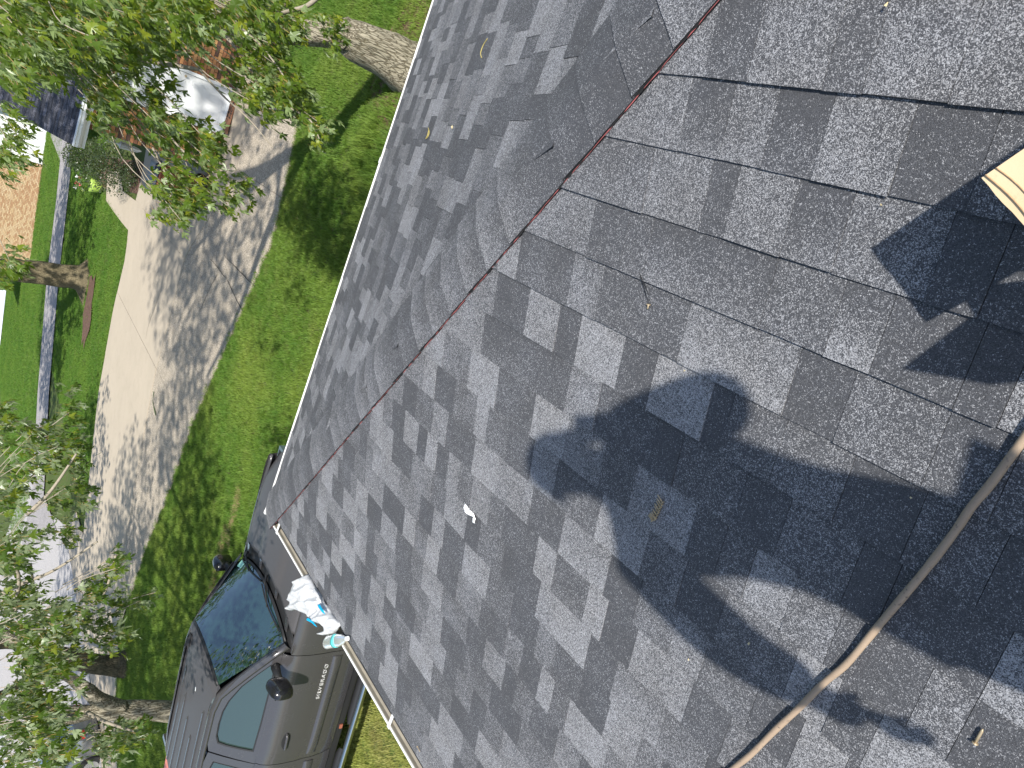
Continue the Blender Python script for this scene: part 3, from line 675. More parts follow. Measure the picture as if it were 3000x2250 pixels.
# white bag and bottle over the gutter
qb = zx(850, 1660, 250/1382)
bagP = lambda x, y: at_z(x, y, ZE+.035) 
m, t_, b, o_ = newmat('thin_white_bag_film'); b.inputs['Base Color'].default_value = (.70, .71, .72, 1); b.inputs['Roughness'].default_value = .35
tr = t_.nodes.new('ShaderNodeBsdfTranslucent'); tr.inputs[0].default_value = (.85, .87, .9, 1); ms = t_.nodes.new('ShaderNodeMixShader'); ms.inputs[0].default_value = .25
t_.links.new(b.outputs[0], ms.inputs[1]); t_.links.new(tr.outputs[0], ms.inputs[2]); t_.links.new(ms.outputs[0], o_.inputs[0]); M_BAG = m
M_BLUE = simple('blue_bag_print', (0.0, 0.36, 0.62), .4); M_TEAL = simple('teal_label', (0.12, 0.62, 0.60), .4)
bag = thing('plastic_bag', 'crumpled white plastic bag with blue print draped over the gutter', 'bag', bagP(*qb(400, 600)))
crumple('bag_film', [qb(*p) for p in [(330,120),(230,165),(130,215),(95,280),(60,370),(25,480),(10,590),(5,660),(30,715),(60,715),(100,695),(180,730),(280,790),(380,850),(470,910),(600,990),(560,1040),(480,1072),(490,1095),(555,1112),(640,1100),(700,1085),(760,1050),(790,1020),(840,950),(835,910),(790,860),(745,800),(715,765),(670,690),(640,640),(600,590),(560,500),(510,440),(470,370),(420,290),(380,200)]], bagP, 0.0, M_BAG, .045, 8, bag, step=4, dome=.02, nscale=17)
crumple('bag_handle', [qb(*p) for p in [(440,380),(470,345),(505,385),(560,470),(600,560),(600,600),(560,570),(520,520),(480,470)]], bagP, .03, M_BAG, .03, 18, bag, step=5, nscale=80)
for i, pl in enumerate(([(415,815),(450,820),(480,850),(520,880),(590,965),(560,950),(480,890),(420,860)], [(585,605),(625,600),(650,640),(690,700),(712,765),(680,740),(640,690),(600,640)])):
    crumple('blue_print', [qb(*p) for p in pl], bagP, .052, M_BLUE, .02, 8, bag, step=5, nscale=30)
# crushed drink bottle
m, t_, b, o_ = newmat('clear_crushed_plastic'); b.inputs['Base Color'].default_value = (.95, .97, .98, 1); b.inputs['Roughness'].default_value = .12
b.inputs['Transmission Weight'].default_value = .75; b.inputs['IOR'].default_value = 1.35; M_BOT = m
bt = thing('drink_bottle', 'crushed clear plastic bottle with a teal label lying on the gutter edge', 'bottle', at_z(*qb(740, 1230), ZE+.05))
a = at_z(*qb(585, 1235), ZE+.045); c_ = at_z(*qb(945, 1160), ZE+.075)
ax = (c_-a); L_ = ax.length; ax.normalize(); side = ax.cross(Vector((0, 0, 1))).normalized(); upv = side.cross(ax)
def lathe(name, prof, mat, par, crush=True, n=20, ra=1.0):
    mb = MB()
    for i, (u, r) in enumerate(prof):
        for k in range(n):
            th = 6.2832*k/n; rr = r*ra
            if crush: rr *= 1+.14*noise.noise(Vector((u*9, math.cos(th)*1.5, math.sin(th)*1.5+3)))+.05*math.sin(u*70)
            mb.v.append(a+ax*(u*L_)+side*(math.cos(th)*rr*1.15)+upv*(math.sin(th)*rr*.8)); mb.t.append(.5)
    for i in range(len(prof)-1):
        for k in range(n): mb.f.append((i*n+k, i*n+(k+1) % n, (i+1)*n+(k+1) % n, (i+1)*n+k))
    mb.f.append(tuple(range(n))[::-1]); mb.f.append(tuple(len(prof)*n-n+k for k in range(n)))
    return keep(mb.obj(name, mat, None, True), par)
RB = .030
lathe('bottle_body', [(0, RB*.75), (.03, RB*.95), (.1, RB), (.2, RB*.96), (.3, RB), (.4, RB*.97), (.5, RB), (.6, RB), (.7, RB*.86), (.8, RB*.6), (.87, RB*.35), (.9, RB*.3)], M_BOT, bt)
lathe('label', [(.38, RB*1.03), (.44, RB*1.05), (.52, RB*1.05)], M_TEAL, bt)
lathe('cap', [(.89, RB*.34), (.9, RB*.36), (.99, RB*.36), (1.0, RB*.3)], M_WHITE, bt, False)

# ================================================================== NEIGHBOUR'S HOUSE
nb = thing('brick_house', 'orange brick neighbouring house with white entry door and dark shingled roof', 'house', (17.4, 1.5, 0))
WX = 17.42; WY = 1.50; DY0, DY1, DH = -.26, .64, 2.13
def brick_mat(name, cols):
    m, t, b, o = newmat(name); a = attr(t).outputs['Fac']; co = coords(t); n = noisen(t, co, 30, 5, .7)
    c = ramp(t, a, [(i/(len(cols)-1), c_) for i, c_ in enumerate(cols)]).outputs[0]
    c = mixc(t, mathn(t, 'MULTIPLY', n.outputs[0], .55), c, mixc(t, .5, c, (.12, .07, .04)))
    t.links.new(c, b.inputs['Base Color']); b.inputs['Roughness'].default_value = .85; bump(t, b, n.outputs[0], .5, .004); return m
M_BRICK = brick_mat('orange_brick', [(.46, .22, .085), (.40, .175, .07), (.50, .27, .11), (.33, .13, .06), (.12, .055, .04), (.06, .035, .03)])
M_BRICKT = brick_mat('tan_brick', [(.54, .38, .21), (.58, .44, .27), (.45, .29, .16), (.40, .23, .12)])
M_MORT = simple('mortar', (.30, .26, .21), .95)
mb = MB(); mb.box((WX+.012, -9, -.15), (WX+.2, DY0-.05, 2.52)); mb.box((WX+.012, DY1+.05, -.15), (WX+.2, WY-.012, 2.52)); mb.box((WX+.012, DY0-.05, DH+.06), (WX+.2, DY1+.05, 2.52)); mb.box((WX+.2, WY-.2, -.2), (26, WY-.012, 2.52)); mb.obj('mortar_wall', M_MORT, nb)
rb = random.Random(4); bricks = []
nrow = 33
def bt_(): 
    r = rb.random(); return rb.uniform(0, .62) if r < .78 else rb.uniform(.72, 1.0)
for j in range(nrow):
    z0 = -.05 + j*.0765
    y = WY - (0 if j % 2 else .105)
    if j % 2 == 0: bricks.append((z0, y+.003, WY-.002))
    while y > -3.2:
        y0 = y-.21; a, b = y0+.005, y-.005
        for seg in ((a, min(b, DY0-.07)), (max(a, DY1+.07), b)) if z0 < DH+.06 else ((a, b),):
            if seg[1]-seg[0] > .03: bricks.append((z0, seg[0], seg[1]))
        y = y0
bricks.sort(key=lambda q: (q[1] < -.9, q[0] < .0, -q[1]))
vis = 0; mbB = MB()
for (z0, a, b) in bricks:
    p = rb.uniform(-.003, .003); tt = bt_()
    x0 = WX+p-.0; v = [(x0, a, z0), (x0, b, z0), (x0, b, z0+.066), (x0, a, z0+.066), (WX+.05, a, z0), (WX+.05, b, z0), (WX+.05, b, z0+.066), (WX+.05, a, z0+.066)]
    f = [(0, 3, 2, 1), (0, 1, 5, 4), (2, 3, 7, 6), (1, 2, 6, 5), (3, 0, 4, 7)]
    if vis < 300: keep(mesh('brick', v, f, M_BRICK, None, [tt]*8), nb); vis += 1
    else: mbB.add(v, f, tt)
keep(mbB.obj('brick_field', M_BRICK, None, kind='stuff'), nb)
# brick return wall on the street-facing side (simple courses, out of view)
# entry door with frame
mb = MB(); z_ = .02
mb.box((WX-.03, DY0-.065, z_), (WX+.05, DY0, DH)); mb.box((WX-.03, DY1, z_), (WX+.05, DY1+.065, DH)); mb.box((WX-.032, DY0-.065, DH), (WX+.05, DY1+.065, DH+.07)); mb.box((WX-.05, DY0-.065, -.02), (WX+.05, DY1+.065, z_))
keep(mb.obj('door_frame', M_WHITEP, None), nb)
mb = MB(); dw = DY1-DY0; mb.box((WX+.012, DY0+.004, z_+.004), (WX+.05, DY1-.004, DH-.004))
for (ya, yb, za, zb) in [(.1, .46, .15, .85), (.54, .9, .15, .85), (.1, .46, .97, 1.55), (.54, .9, .97, 1.55), (.1, .46, 1.67, 1.98), (.54, .9, 1.67, 1.98)]:
    y0, y1 = DY0+dw*ya, DY0+dw*yb
    mb.box((WX+.004, y0, za), (WX+.0125, y1, zb)); mb.box((WX-.001, y0+.045, za+.045), (WX+.006, y1-.045, zb-.045))
drp = keep(mb.obj('door', M_WHITEP, None), nb)
mb = MB(); mb.tube([(WX+.01, DY0+.07, 1.0), (WX-.05, DY0+.07, 1.0)], [.012, .026], 10); kk = mb.obj('door_knob', M_NAIL, drp)
# roof
M_NSH = shingle_mat('neighbour_shingle', (.035, .038, .048), (.16, .16, .185), 120)
EX, EZ, RYK, PS = 16.86, 2.72, 1.86, .352
cn = 1/math.sqrt(1+PS*PS); sn = PS*cn
def NP(y, s, n=0): return Vector((EX+s*cn-n*sn, y, EZ+s*sn+n*cn))
vs = [NP(-9, 0, -.02), NP(RYK, 0, -.02), NP(RYK, 4.6, -.02), NP(-9, 4.6, -.02)]
top = NP(0, 4.6, -.02); vs += [Vector((top.x*2-EX, -9, EZ)), Vector((top.x*2-EX, RYK, EZ))]
keep(mesh('roof_deck', vs, [(0, 3, 2, 1), (3, 4, 5, 2)], M_EDGE, None), nb)
nsh = []; 
for k in range(32):
    s = k*.1412; y = RYK
    while y > -5.5:
        wd = rb.uniform(.12, .32); y0 = y-wd; r = rb.random(); tt = rb.uniform(.05, .3) if r < .5 else (rb.uniform(.35, .6) if r < .8 else rb.uniform(.7, 1))
        nn = .006 if rb.random() < .5 else .011
        v = [NP(y0+.001, s, nn), NP(y-.001, s, nn), NP(y-.001, s+.144, .001), NP(y0+.001, s+.144, .001), NP(y0, s, -.004), NP(y, s, -.004), NP(y, s+.144, -.004), NP(y0, s+.144, -.004)]
        nsh.append((y, v, tt)); y = y0
nsh.sort(key=lambda q: -q[0]+.28*abs((q[1][0].x-18))); mbS = MB(); F4 = [(0, 3, 2, 1), (4, 0, 1, 5), (5, 1, 2, 6), (7, 3, 0, 4)]
for i, (y, v, tt) in enumerate(nsh):
    if i < 299: keep(mesh('shingle', v, F4, M_NSH, None, [tt]*8), nb)
    else: mbS.add(v, F4, tt)
keep(mbS.obj('shingle_field', M_NSH, None, kind='stuff'), nb)
# gutter with stepped profile, fascia and soffit
prof = [(.12, .02), (0.10, .025), (0, .02), (-.005, .0), (.01, -.02), (.005, -.06), (.035, -.10), (.05, -.115), (.12, -.115), (.12, .0)]
vs = []; 
for y in (-9, RYK): vs += [Vector((EX-.11+u, y, EZ-.01+v)) for u, v in prof]
n = len(prof); fs = [(i, i+1, n+i+1, n+i) for i in range(n-1)] + [tuple(range(n)), tuple(range(n, 2*n))[::-1]]
keep(mesh('gutter', vs, fs, M_WHITEP, None), nb)
mb = MB(); mb.box((EX+.01, -9, EZ-.2), (EX+.03, RYK, EZ-.02)); mb.box((EX+.03, -9, EZ-.2), (WX+.1, RYK-.02, EZ-.185)); keep(mb.obj('fascia', M_WHITEP, None), nb)
vs = [NP(RYK, 0, -.03), NP(RYK, 4.6, -.03), NP(RYK, 4.6, -.17), NP(RYK, 0, -.17)]; vs += [v-Vector((0, .02, 0)) for v in vs]
keep(mesh('rake_board', vs, [(0, 1, 2, 3), (7, 6, 5, 4), (0, 4, 5, 1), (3, 2, 6, 7), (0, 3, 7, 4)], M_WHITEP, None), nb)
# wall lantern
lp = at_x(378, 432, 17.75); lt = thing('wall_lantern', 'white scrolled wall lantern fixed to the brick house beside dark bushes', 'lantern', lp)
mb = MB(); mb.tube([(0, 0, .30), (0, 0, .24), (0, 0, .2), (0, 0, .17)], [.004, .012, .03, .085], 6); mb.tube([(0, 0, -.17), (0, 0, -.21), (0, 0, -.25)], [.05, .03, .008], 6); o = mb.obj('lantern_cap', M_WHITEP, lt)
mb = MB()
for k in range(6):
    th = k*1.0472; mb.tube([(.08*math.cos(th), .08*math.sin(th), .17), (.05*math.cos(th), .05*math.sin(th), -.17)], .005, 4)
for z_, r_ in ((.06, .071), (-.05, .061)): mb.tube([(r_*math.cos(k*1.0472), r_*math.sin(k*1.0472), z_) for k in range(7)], .003, 4)
mb.obj('lantern_frame', M_WHITEP, lt)
M_LGL = simple('frosted_lantern_glass', (.45, .47, .46), .3); mb = MB(); mb.tube([(0, 0, -.168), (0, 0, .168)], [.046, .075], 6); mb.obj('glass', M_LGL, lt)
mb = MB()
mb.tube(bez([(0, -.23, .08), (0, -.18, .2), (0, -.08, .27), (0, 0, .28)], 4), .007, 6); mb.tube(bez([(0, -.2, .10), (0, -.13, .08), (0, -.11, .15), (0, -.15, .18)], 4), .005, 5); mb.tube(bez([(0, 0, .30), (.03, .02, .34), (0, .03, .38), (-.03, 0, .42)], 4), .004, 5); mb.tube([(0,0,.3),(0,0,.46)], .004, 5)
mb.obj('scroll_bracket', M_WHITEP, lt)
# door mat with lettering
def text_obj(name, body, size, ext, mat, M4, parent=None, bold=0.0, sx=1.0):
    cu = bpy.data.curves.new(name, 'FONT'); cu.body = body; cu.size = size; cu.extrude = ext; cu.offset = bold; cu.space_character = 1.0 if sx == 1 else sx
    cu.align_x = 'CENTER'; cu.align_y = 'CENTER'; to = bpy.data.objects.new('tmp', cu); COL.objects.link(to)
    dg = bpy.context.evaluated_depsgraph_get(); me = bpy.data.meshes.new_from_object(to.evaluated_get(dg)); bpy.data.objects.remove(to)
    me.transform(M4); me.materials.clear(); me.materials.append(mat); o = bpy.data.objects.new(name, me); COL.objects.link(o)
    if parent: keep(o, parent)
    return o
def basis(o_, xa, ya): xa = Vector(xa).normalized(); ya = Vector(ya).normalized(); za = xa.cross(ya); m4 = Matrix((xa, ya, za)).transposed().to_4x4(); m4.translation = Vector(o_); return m4
M_MAT = simple('brown_door_mat', (.23, .105, .055), .95, scale=60, var=.45, bmp=.5); M_MATT = simple('mat_lettering', (.035, .02, .015), .95)
mt = thing('door_mat', 'brown door mat with dark lettering lying before the white entry door', 'mat', (17.1, .2, .01))
mb = MB(); mb.box((16.93, -.25, .021), (17.32, .63, .036)); keep(mb.obj('mat', M_MAT, None), mt)
text_obj('lettering', 'HOME', .20, .001, M_MATT, basis((17.22, .33, .0372), (0, -1, 0), (1, 0, 0)), mt, .004)
text_obj('lettering', 'HOME', .20, .001, M_MATT, basis((17.03, .03, .0372), (0, -1, 0), (1, 0, 0)), mt, .004)
# trash cart
ct = thing('trash_cart', 'red brown wheeled trash cart with dark navy lid at the brick corner', 'trash cart', (17.95, 2.08, -.15))
M_CART = simple('red_brown_plastic', (.13, .032, .018), .45); M_LID = simple('navy_plastic', (.022, .032, .055), .35); M_BLK = simple('black_rubber', (.012, .012, .012), .8)
def taper(name, c, s0, s1, z0, z1, mat, par):
    vs = [(c[0]+a*s0[0]/2, c[1]+b*s0[1]/2, z0) for a, b in ((-1,-1),(1,-1),(1,1),(-1,1))] + [(c[0]+a*s1[0]/2, c[1]+b*s1[1]/2, z1) for a, b in ((-1,-1),(1,-1),(1,1),(-1,1))]
    o = mesh(name, vs, [(0,3,2,1),(4,5,6,7),(0,1,5,4),(1,2,6,5),(2,3,7,6),(3,0,4,7)], mat); bv = o.modifiers.new('b', 'BEVEL'); bv.width = .03; bv.segments = 3
    return keep(o, par) if par else o
taper('cart_body', (17.95, 2.08), (.48, .48), (.64, .62), -.10, .93, M_CART, ct); taper('rim', (17.95, 2.08), (.70, .68), (.70, .68), .90, .97, M_CART, ct)
taper('lid', (17.95, 2.08), (.72, .74), (.62, .60), .975, 1.07, M_LID, ct)
mb = MB(); mb.tube([(17.7, 1.70, .98), (18.2, 1.70, .98)], .018, 8); mb.tube([(17.7, 1.70, .98), (17.7, 1.82, .93)], .016, 8); mb.tube([(18.2, 1.70, .98), (18.2, 1.82, .93)], .016, 8); keep(mb.obj('handle', M_LID, None), ct)
for x_ in (17.66, 18.2): mb = MB(); mb.tube([(x_, 1.86, -.02), (x_+.05, 1.86, -.02)], .125, 18); keep(mb.obj('wheel', M_BLK, None), ct)
# flower pot
pt = ground(300, 552); pp = thing('flower_pot', 'bright green flower pot with pink and white flowers beside the walkway', 'flower pot', (pt.x, pt.y, gz(pt.y)))
M_POT = simple('lime_glaze', (.36, .52, .10), .4); M_PINK = simple('pink_petal', (.75, .12, .16), .6); M_SOILD = simple('dark_soil', (.03, .02, .015), .95)
mb = MB(); mb.tube([(0, 0, 0), (0, 0, .1), (0, 0, .3), (0, 0, .42), (0, 0, .46)], [.16, .21, .26, .27, .25], 18); mb.obj('pot', M_POT, pp, True)
def leafcloud(mbx, c, rad, n, size, rnd, shape=None, hollow=.35):
    for _ in range(n):
        while 1:
            d = Vector((rnd.uniform(-1, 1), rnd.uniform(-1, 1), rnd.uniform(-1, 1)))
            if .001 < d.length < 1: break
        r_ = d.length**hollow; d.normalize(); p = Vector(c)+Vector((d.x*rad[0], d.y*rad[1], d.z*rad[2]))*r_
        a = Vector((rnd.uniform(-1, 1), rnd.uniform(-1, 1), rnd.uniform(-.9, .5))).normalized(); b_ = a.cross(Vector((rnd.uniform(-1, 1), rnd.uniform(-1, 1), rnd.uniform(-1, 1)))).normalized()
        s_ = size*rnd.uniform(.6, 1.3); k = a.cross(b_)*s_*.12
        mbx.add([p, p+a*s_*.45+b_*s_*.38-k, p+a*s_, p+a*s_*.45-b_*s_*.38-k], [(0, 1, 2), (0, 2, 3)], rnd.random())
rl = random.Random(8); mb = MB(); leafcloud(mb, (0, 0, .66), (.32, .32, .26), 260, .09, rl); mb.obj('foliage', M_LEAFH, pp)
for cc, mt_ in (((.1, .1, .86), M_PINK), ((-.15, .05, .78), M_PINK), ((.02, -.18, .8), M_PINK), ((-.1, -.2, .95), M_WHITEP), ((.05, .25, .9), M_WHITEP)):
    mb = MB(); leafcloud(mb, cc, (.05, .05, .05), 22, .05, rl); mb.obj('flower', mt_, pp)
# bushes beside the neighbour's house
def bush(name, label, cat, px, rad, n, size, mat, grp=None, zc=.8, seed=1):
    g = ground(*px); r = random.Random(seed); t = thing(name, label, cat, (g.x, g.y, gz(g.y)), grp); mb = MB()
    for k in range(7):
        c = Vector((r.uniform(-.55, .55)*rad[0], r.uniform(-.55, .55)*rad[1], rad[2]*zc*r.uniform(.6, 1.15))); leafcloud(mb, c, (rad[0]*.6, rad[1]*.6, rad[2]*.55), n//7, size, r)
    mb.obj('foliage', mat, t); mb = MB()
    for k in range(5): mb.tube([(0, 0, -.05), (r.uniform(-.5, .5)*rad[0], r.uniform(-.5, .5)*rad[1], rad[2]*.9)], [.03, .008], 5)
    mb.obj('stem', M_BARKD, t); return t
bush('bush', 'dark dense bush behind the end of the white gutter', 'bush', (300, 470), (1.6, .9, 1.0), 3200, .075, M_BUSH, seed=2)
bush('bush', 'dark leafy bush under the wall lantern by the mulch bed', 'bush', (372, 500), (1.9, .8, .95), 3600, .06, M_BUSH, seed=3)
bush('bush', 'low dark ground shrub between walkway and trash cart', 'bush', (400, 530), (.9, .6, .35), 1200, .05, M_BUSH, seed=4)

# ================================================================== FAR HOUSE, BUSHES
fh = thing('far_house', 'distant white sided house with tan brick lower wall at the left edge', 'house', (58, 10, -.8))
FX = 58.5
mb = MB(); mb.box((FX+.1, 8.3, -1.2), (FX+9, 15.6, 1.75)); keep(mb.obj('wall', M_MORT, None), fh)
mb = MB(); mb.box((FX-.02, 8.3, 1.75), (FX+9, 15.6, 4.4)); 
for k in range(18): mb.box((FX-.045, 8.3, 1.8+k*.145), (FX-.018, 15.6, 1.91+k*.145))
mb.box((FX-.03, 2.0, -1.2), (FX+.5, 8.3, 4.4))
for k in range(38): mb.box((FX-.05, 2.0, -1.1+k*.145), (FX-.028, 8.3, -.99+k*.145))
keep(mb.obj('siding', M_WHITEP, None), fh)
mbF = MB(); cnt = 0; r = random.Random(6)
for j in range(36):
    z0 = -1.1+j*.079; y = 8.35 + (0 if j % 2 else .11)
    while y < 15.4: mbF.add([(FX, y, z0), (FX, y+.205, z0), (FX, y+.205, z0+.068), (FX, y, z0+.068), (FX+.1, y, z0), (FX+.1, y+.205, z0), (FX+.1, y+.205, z0+.068), (FX+.1, y, z0+.068)], [(0, 3, 2, 1), (3, 7, 6, 2), (0, 4, 7, 3), (1, 2, 6, 5)], r.random()); y += .218
keep(mbF.obj('brick_field', M_BRICKT, None, kind='stuff'), fh)
mb = MB(); mb.box((FX-.06, 8.3, 1.70), (FX+.1, 15.6, 1.80)); keep(mb.obj('sill_course', M_BRICKT, None), fh)
M_WGL = simple('window_glass_grey', (.10, .14, .15), .08, spec=.6)
for ya, yb, za, zb in ((4.4, 5.9, 1.0, 3.0), (10.9, 12.6, 2.0, 3.6)  , (13.2, 14.8, 2.0, 3.6)):
    mb = MB(); mb.box((FX-.12, ya-.12, za-.12), (FX-.05, yb+.12, zb+.12)); o = keep(mb.obj('window', M_WHITEP, None), fh)
    mb = MB(); mb.box((FX-.135, ya, za), (FX-.122, yb, zb)); p = mb.obj('pane', M_WGL, None); p.parent = o
mb = MB(); mb.add([(FX-.7, 1.5, 4.2), (FX-.7, 18, 4.2), (FX+4.8, 18, 6.6), (FX+4.8, 1.5, 6.6), (FX+10, 18, 4.2), (FX+10, 1.5, 4.2)], [(0, 3, 2, 1), (3, 5, 4, 2)]); keep(mb.obj('roof', M_NSH, None), fh)
gpoly('garden_bed', [(133,385),(128,470),(112,600),(95,680),(70,760),(60,740),(85,620),(105,500),(115,400)], .01, M_MULCH)
bush('bush', 'lime yellow shrub nearest the far sidewalk before the tan bricks', 'bush', (118, 502), (1.0, .8, .8), 500, .22, M_BUSHY, seed=12)
bush('bush', 'lime yellow shrub further along the far tan brick wall', 'bush', (100, 572), (1.0, .8, .8), 500, .22, M_BUSHY, seed=13)
bush('bush', 'green shrub touching the second lime shrub by the far wall', 'bush', (88, 620), (1.1, .9, .7), 600, .2, M_LEAFH, seed=14)
bush('bush', 'tall dark shrub against the far white siding', 'bush', (118, 430), (1.4, 1.6, 1.9), 1500, .25, M_BUSH, seed=15)
bush('bush', 'green shrub at the lowest end of the far brick wall', 'bush', (68, 700), (1.1, 1.1, .8), 600, .2, M_LEAFH, seed=16)
# far side pale wall and street objects at the left edge
g = ground(12, 900); gpoly('far_pavement', [(14, 850), (20, 850), (2, 1010), (-30, 1060), (-30, 850)], .05, M_WHITEP)
fg = thing('far_garage', 'small pale garage with white door glimpsed through leaves at the lower left corner', 'garage', (30, 44, -3.2))
a = at_d(14, 2218, 52); mb = MB(); mb.box((a.x-2.6, a.y, a.z-2.2), (a.x+2.6, a.y+4, a.z+2.2)); keep(mb.obj('wall', M_SIDING, None), fg)
mb = MB(); mb.box((a.x-2.0, a.y-.06, a.z-2.2), (a.x+2.0, a.y+.02, a.z+.9)); 
for k in range(4): mb.box((a.x-1.95, a.y-.09, a.z-2.1+k*.74), (a.x+1.95, a.y-.055, a.z-1.43+k*.74))
keep(mb.obj('garage_door', M_WHITEP, None), fg)
mb = MB(); mb.add([(a.x-3, a.y-.5, a.z+2.1), (a.x+3, a.y-.5, a.z+2.1), (a.x+3, a.y+2, a.z+3.4), (a.x-3, a.y+2, a.z+3.4)], [(0, 1, 2, 3)]); keep(mb.obj('roof', M_NSH, None), fg)

# ================================================================== PICKUP TRUCK (right side towards the roof, nose to the right of the upright view)
TP = math.radians(4.8)
TF_ = Vector((0, -math.cos(TP), math.sin(TP))); TU = Vector((0, math.sin(TP), math.cos(TP))); TL_ = Vector((1, 0, 0))
TO = Vector((5.85, 5.1, gz(5.1))) - TF_*.1
def T(u, v, h): return TO + TF_*u + TL_*v + TU*h
truck = thing('pickup_truck', 'dark grey pickup truck parked on the lawn beyond the gutter', 'pickup truck', T(0, 1, 0))
m, t, b, o_ = newmat('charcoal_car_paint'); co = coords(t); n = noisen(t, co, 400, 2); n2 = noisen(t, co, 5, 6, .7); n3 = noisen(t, coords(t, 'Object', (3, 14, 3)), 9, 6, .75)
c = mixc(t, n.outputs[0], (.060, .058, .061), (.092, .089, .093)); dust = ramp(t, n3.outputs[0], [(.58, 0), (.74, .4)]).outputs[0]
c = mixc(t, dust, c, (.16, .14, .11)); t.links.new(c, b.inputs['Base Color']); b.inputs['Metallic'].default_value = .35
t.links.new(ramp(t, n2.outputs[0], [(.3, .18), (.8, .34)]).outputs[0], b.inputs['Roughness']); b.inputs['Coat Weight'].default_value = 1; b.inputs['Coat Roughness'].default_value = .06; M_PAINT = m
b.inputs['Coat Weight'].default_value = .6
M_PTOP = M_PAINT.copy(); M_PTOP.name = 'dusty_charcoal_paint'; b_ = M_PTOP.node_tree.nodes['Principled BSDF']; b_.inputs['Coat Weight'].default_value = .12; b_.inputs['Coat Roughness'].default_value = .25; b_.inputs['Metallic'].default_value = .1
for l_ in list(b_.inputs['Roughness'].links): M_PTOP.node_tree.links.remove(l_)
b_.inputs['Roughness'].default_value = .5; b_.inputs['Specular IOR Level'].default_value = .3
M_TRIM = simple('black_trim_plastic', (.018, .018, .019), .5, scale=40); M_CHROME = simple('brushed_chrome', (.62, .62, .60), .22, 1.0, scale=30)
M_BADGE = simple('badge_chrome', (.62, .62, .61), .3, .3)
m, t, b, o_ = newmat('tinted_glass'); b.inputs['Base Color'].default_value = (.015, .040, .036, 1); b.inputs['Roughness'].default_value = .015; b.inputs['Specular IOR Level'].default_value = 1.0; b.inputs['IOR'].default_value = 2.3; M_GLASS = m
M_SGLASS = M_GLASS.copy(); M_SGLASS.name = 'side_window_glass'; b_ = M_SGLASS.node_tree.nodes['Principled BSDF']; b_.inputs['IOR'].default_value = 1.62; b_.inputs['Base Color'].default_value = (.03, .05, .045, 1)
def side_v(h):
    return interp([(.40, .10), (.50, .05), (.62, .015), (.78, .0), (.86, .006), (1.0, .004), (1.15, .015), (1.28, .04), (1.36, .075), (1.40, .11), (1.93, .37)], h)
def tpart(name, vs, fs, mat, smooth=False, par=None, sol=0, bev=0):
    o = mesh(name, vs, fs, mat, None, None, smooth)
    if sol: md = o.modifiers.new('s', 'SOLIDIFY'); md.thickness = sol; md.offset = 0
    if bev: md = o.modifiers.new('b', 'BEVEL'); md.width = bev; md.segments = 2; md.limit_method = 'ANGLE'
    if par and par is not truck: o.parent = par; return o
    return keep(o, truck)
def side_panel(name, u0, u1, h0, h1, mirror=False, uf=None, extra=None, n=None):
    hs = [h0]; h = h0
    for q in (.46, .50, .56, .62, .70, .78, .82, .86, .94, 1.0, 1.08, 1.15, 1.22, 1.28, 1.33, 1.36, 1.40):
        if h0+.01 < q < h1-.01: hs.append(q)
    hs.append(h1); nu = n or max(2, int((u1-u0)/.12)); vs = []; fs = []
    for h in hs:
        for i in range(nu+1):
            u = u0+(u1-u0)*i/nu; v = side_v(h)
            if uf: v += uf(u, h)
            edge = .012 if i in (0, nu) else 0
            v += edge
            vs.append(T(u, (2.03-v) if mirror else v, h))
    w_ = nu+1
    for j in range(len(hs)-1):
        for i in range(nu): fs.append((j*w_+i, j*w_+i+1, (j+1)*w_+i+1, (j+1)*w_+i))
    return tpart(name, vs, fs, M_PAINT, True)
def arch(uc, r, hc):                        # wheel-arch flare; pushes panel out round the wheel
    return lambda u, h: -.03*max(0, 1-abs(math.hypot(u-uc, h-hc)-r)/.08)
rear_uc, front_uc = -3.05, .62
for mir in (False, True):
    side_panel('door', -1.57, -.004, .50, 1.42, mir)
    side_panel('rear_door', -2.35, -1.578, .50, 1.42, mir)
    side_panel('cab_corner', -2.75, -2.358, .50, 1.42, mir)
    side_panel('front_fender', .004, 1.55, .56, 1.34, mir, lambda u, h: (-.02*max(0, 1-abs(math.hypot(u-.62, h-.45)-.5)/.1) if h < 1 else 0)+.05*max(0, (u-1.1)/.45)**2)
    side_panel('bed_side', -4.35, -2.80, .60, 1.34, mir)
# upper door frames with window openings: ring between outer and inner outlines
def VV(u, h, mir=False, off=0): v = side_v(h)+off; return T(u, 2.03-v if mir else v, h)
outer = [(-1.565, 1.42), (-1.53, 1.60), (-1.49, 1.76), (-1.45, 1.90), (-1.30, 1.935), (-1.05, 1.935), (-.85, 1.93), (-.66, 1.90), (-.42, 1.79), (-.18, 1.64), (.02, 1.50), (.02, 1.42), (-.5, 1.42), (-1.0, 1.42)]
inner = [(-1.40, 1.46), (-1.385, 1.60), (-1.36, 1.74), (-1.33, 1.83), (-1.24, 1.86), (-1.05, 1.865), (-.88, 1.855), (-.72, 1.82), (-.50, 1.73), (-.30, 1.60), (-.16, 1.50), (-.17, 1.455), (-.5, 1.45), (-1.0, 1.45)]
outer2 = [(-2.35, 1.42), (-2.33, 1.6), (-2.31, 1.76), (-2.28, 1.9), (-2.1, 1.935), (-1.9, 1.935), (-1.7, 1.935), (-1.47, 1.90), (-1.51, 1.76), (-1.545, 1.6), (-1.575, 1.42), (-2.0, 1.42)]
inner2 = [(-2.22, 1.47), (-2.21, 1.6), (-2.19, 1.75), (-2.15, 1.84), (-2.05, 1.86), (-1.9, 1.865), (-1.75, 1.86), (-1.60, 1.83), (-1.62, 1.74), (-1.65, 1.6), (-1.68, 1.47), (-2.0, 1.46)]
